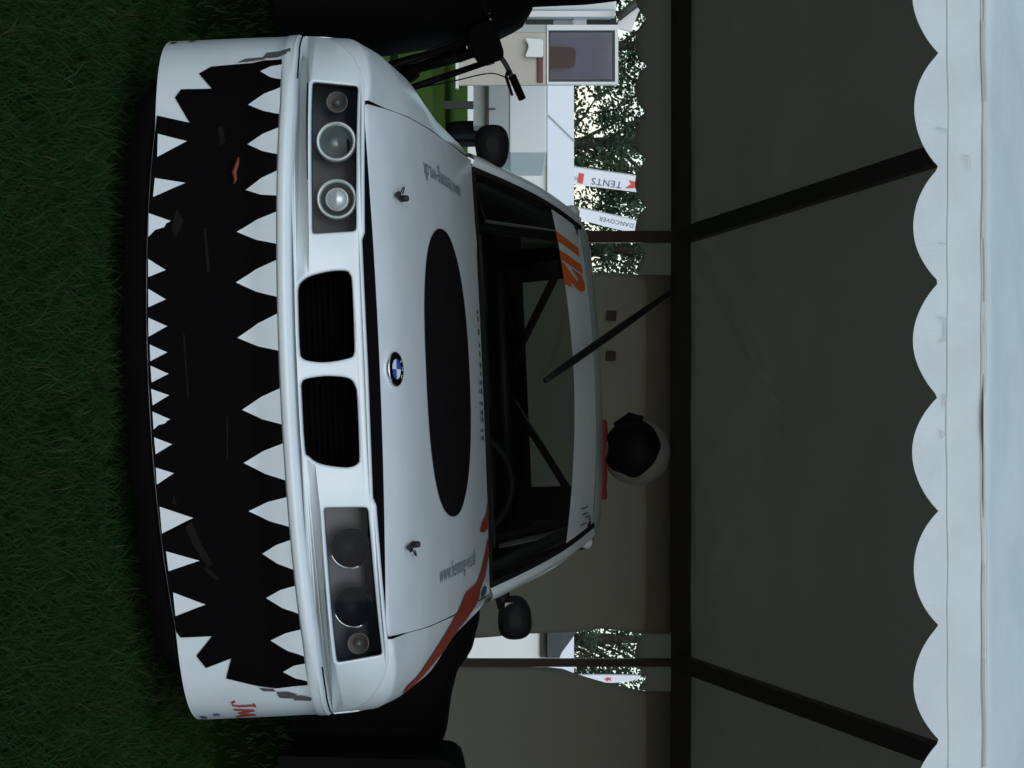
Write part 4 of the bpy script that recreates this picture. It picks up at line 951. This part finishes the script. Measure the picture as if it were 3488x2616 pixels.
rel(MB().add([p + Vector((0, -.12, .0)) for p in q], [tuple(range(6))]), o3).build('gable_dark_panel', 'ext_dark', mq, solid=.01)  # dark gable-shaped panel above the doorway

Y4 = 47.0
def flag(poly, name, label, bits):
    base = wp(1760, poly[0][1] - 8, Y4); base.z = 0
    t = thing(name, label, 'flag', tuple(base))
    P = [wp(a, b, Y4) for a, b in poly]; n_ = len(P)
    rel(MB().add(P + [p + Vector((0, .02, 0)) for p in P], [tuple(range(n_)), tuple(range(2 * n_ - 1, n_ - 1, -1))] + [(i, (i + 1) % n_, n_ + (i + 1) % n_, n_ + i) for i in range(n_)]), base).build('sail', 'flag_white', t)
    L = [p for p in poly[:3]]
    rel(MB().tube([(base.x, Y4 + .03, -.1)] + [wp(a, b - 1.5, Y4 + .03) for a, b in poly[:bits['pole']]], .02, 8), base).build('pole', 'ext_grey', t, smooth=True)
    for body, px, py, size, ang in bits['text']:
        c_, s_ = math.cos(R(ang)), math.sin(R(ang))
        # text runs downwards, letter tops to the right
        text_mesh('lettering', body, size, lambda u, w: tuple(wp(px, py, Y4 - .015) + Vector((w * c_ - u * s_, 0, -u * c_ - w * s_)) - Vector(base)), bits.get('tm', 'flag_text'), t, spacing=1.12)
    for shp in bits['red']:
        P = [wp(a, b, Y4 - .02) for a, b in shp]
        rel(MB().add(P, [tuple(range(len(P)))]), base).build('red_emblem', 'flag_red', t)
    return t
flag([(1800, 549), (1957, 570), (2160, 599), (2215, 612), (2215, 664), (2183, 656), (1957, 628), (1800, 607)], 'banner_flag', 'white banner flag with the word TENTS and a red star', {'pole': 4, 'text': [('TENTS', 2120, 620, .25, 8.0), ('SHOP', 1983, 606, .11, 8.0)],
     'red': [[(2129, 641), (2150, 628), (2142, 614), (2160, 618), (2172, 626), (2180, 634), (2172, 643), (2160, 640), (2149, 641)], [(1972, 589), (1990, 592), (1985, 626), (1967, 622)]]})
flag([(1800, 672), (1957, 706), (2080, 732), (2165, 751), (2178, 765), (2192, 780), (2175, 796), (2096, 780), (1957, 744), (1800, 710)], 'banner_flag', 'white banner flag with the word DANCOVER beside the tent post', {'pole': 4, 'text': [('DANCOVER', 2160, 763, .155, 12.5)],
     'red': [[(1958, 710), (1972, 714), (1958, 733)]]})
flag([(1800, 2300), (1957, 2300), (2060, 2300), (2175, 2302), (2185, 2310), (2140, 2322), (2090, 2326), (1957, 2322), (1800, 2318)], 'banner_flag', 'narrow white banner flag with a red star in the right opening', {'pole': 4, 'text': [],
     'red': [[(2055, 2313), (2066, 2311), (2068, 2306), (2075, 2309), (2084, 2307), (2079, 2313), (2084, 2319), (2073, 2317), (2066, 2322), (2064, 2315)]]})

# trees: tapered trunk and limbs, crown of small leaf faces gathered in clumps with gaps
def tree(x, y, h, rad, cz, seed, nclump, label, size=.13, per=70):
    rn = random.Random(seed); t = thing('tree', label, 'tree', (x, y, 0), group='trees behind the marquee')
    tk = MB(); tk.tube([(0, 0, -.1), (.05, 0, h * .2), (-.05, .05, h * .45), (.05, 0, h * .75)], [.26, .20, .15, .05], 10)
    cl_ = []
    for _ in range(nclump):
        a = rn.uniform(0, 6.283); r_ = rad * rn.random() ** .5; zz = rn.uniform(-1, 1)
        k_ = math.sqrt(max(.05, 1 - zz * zz)); cl_.append(Vector((r_ * k_ * math.cos(a), r_ * k_ * math.sin(a), cz + zz * (h - cz) * .95)))
    for c_ in cl_[::6]:
        tk.tube([(0, 0, max(h * .25, c_.z - rad * .7)), tuple(Vector((c_.x * .5, c_.y * .5, c_.z - .5))), tuple(c_)], [.07, .04, .012], 6, caps=False)
    tk.build('trunk', 'bark', t, smooth=True)
    V, F_ = [], []
    for c_ in cl_:
        R_ = rn.uniform(.25, .55)
        for _ in range(per):
            p = c_ + Vector((rn.gauss(0, 1), rn.gauss(0, 1), rn.gauss(0, .8))) * R_ * .6
            n1 = Vector((rn.gauss(0, 1), rn.gauss(0, 1), rn.gauss(0, 1))).normalized(); n2 = n1.orthogonal().normalized(); s_ = size * rn.uniform(.6, 1.2)
            k = len(V); V += [p - n1 * s_ * .6, p + n2 * s_ * .38, p + n1 * s_ * .6, p - n2 * s_ * .38]; F_.append((k, k + 1, k + 2, k + 3))
    me = bpy.data.meshes.new('crown'); me.from_pydata([tuple(v) for v in V], [], F_); link('crown', me, 'leaf', t, False)
    return t
tree(-10.2, 55, 9, 2.6, 5.2, 1, 150, 'leafy tree behind the trailer window at the far left')
tree(-7.0, 53, 9, 2.4, 5.0, 2, 190, 'leafy tree above the box trailer left of the TENTS flag')
tree(-4.1, 56, 9, 2.3, 5.0, 3, 190, 'leafy tree between the TENTS flag and the tent post')
tree(-1.6, 54, 8, 1.8, 4.6, 4, 110, 'leafy tree just right of the left tent post')
tree(7.6, 54, 8.5, 2.3, 4.8, 5, 220, 'leafy tree seen through the gap on the right')
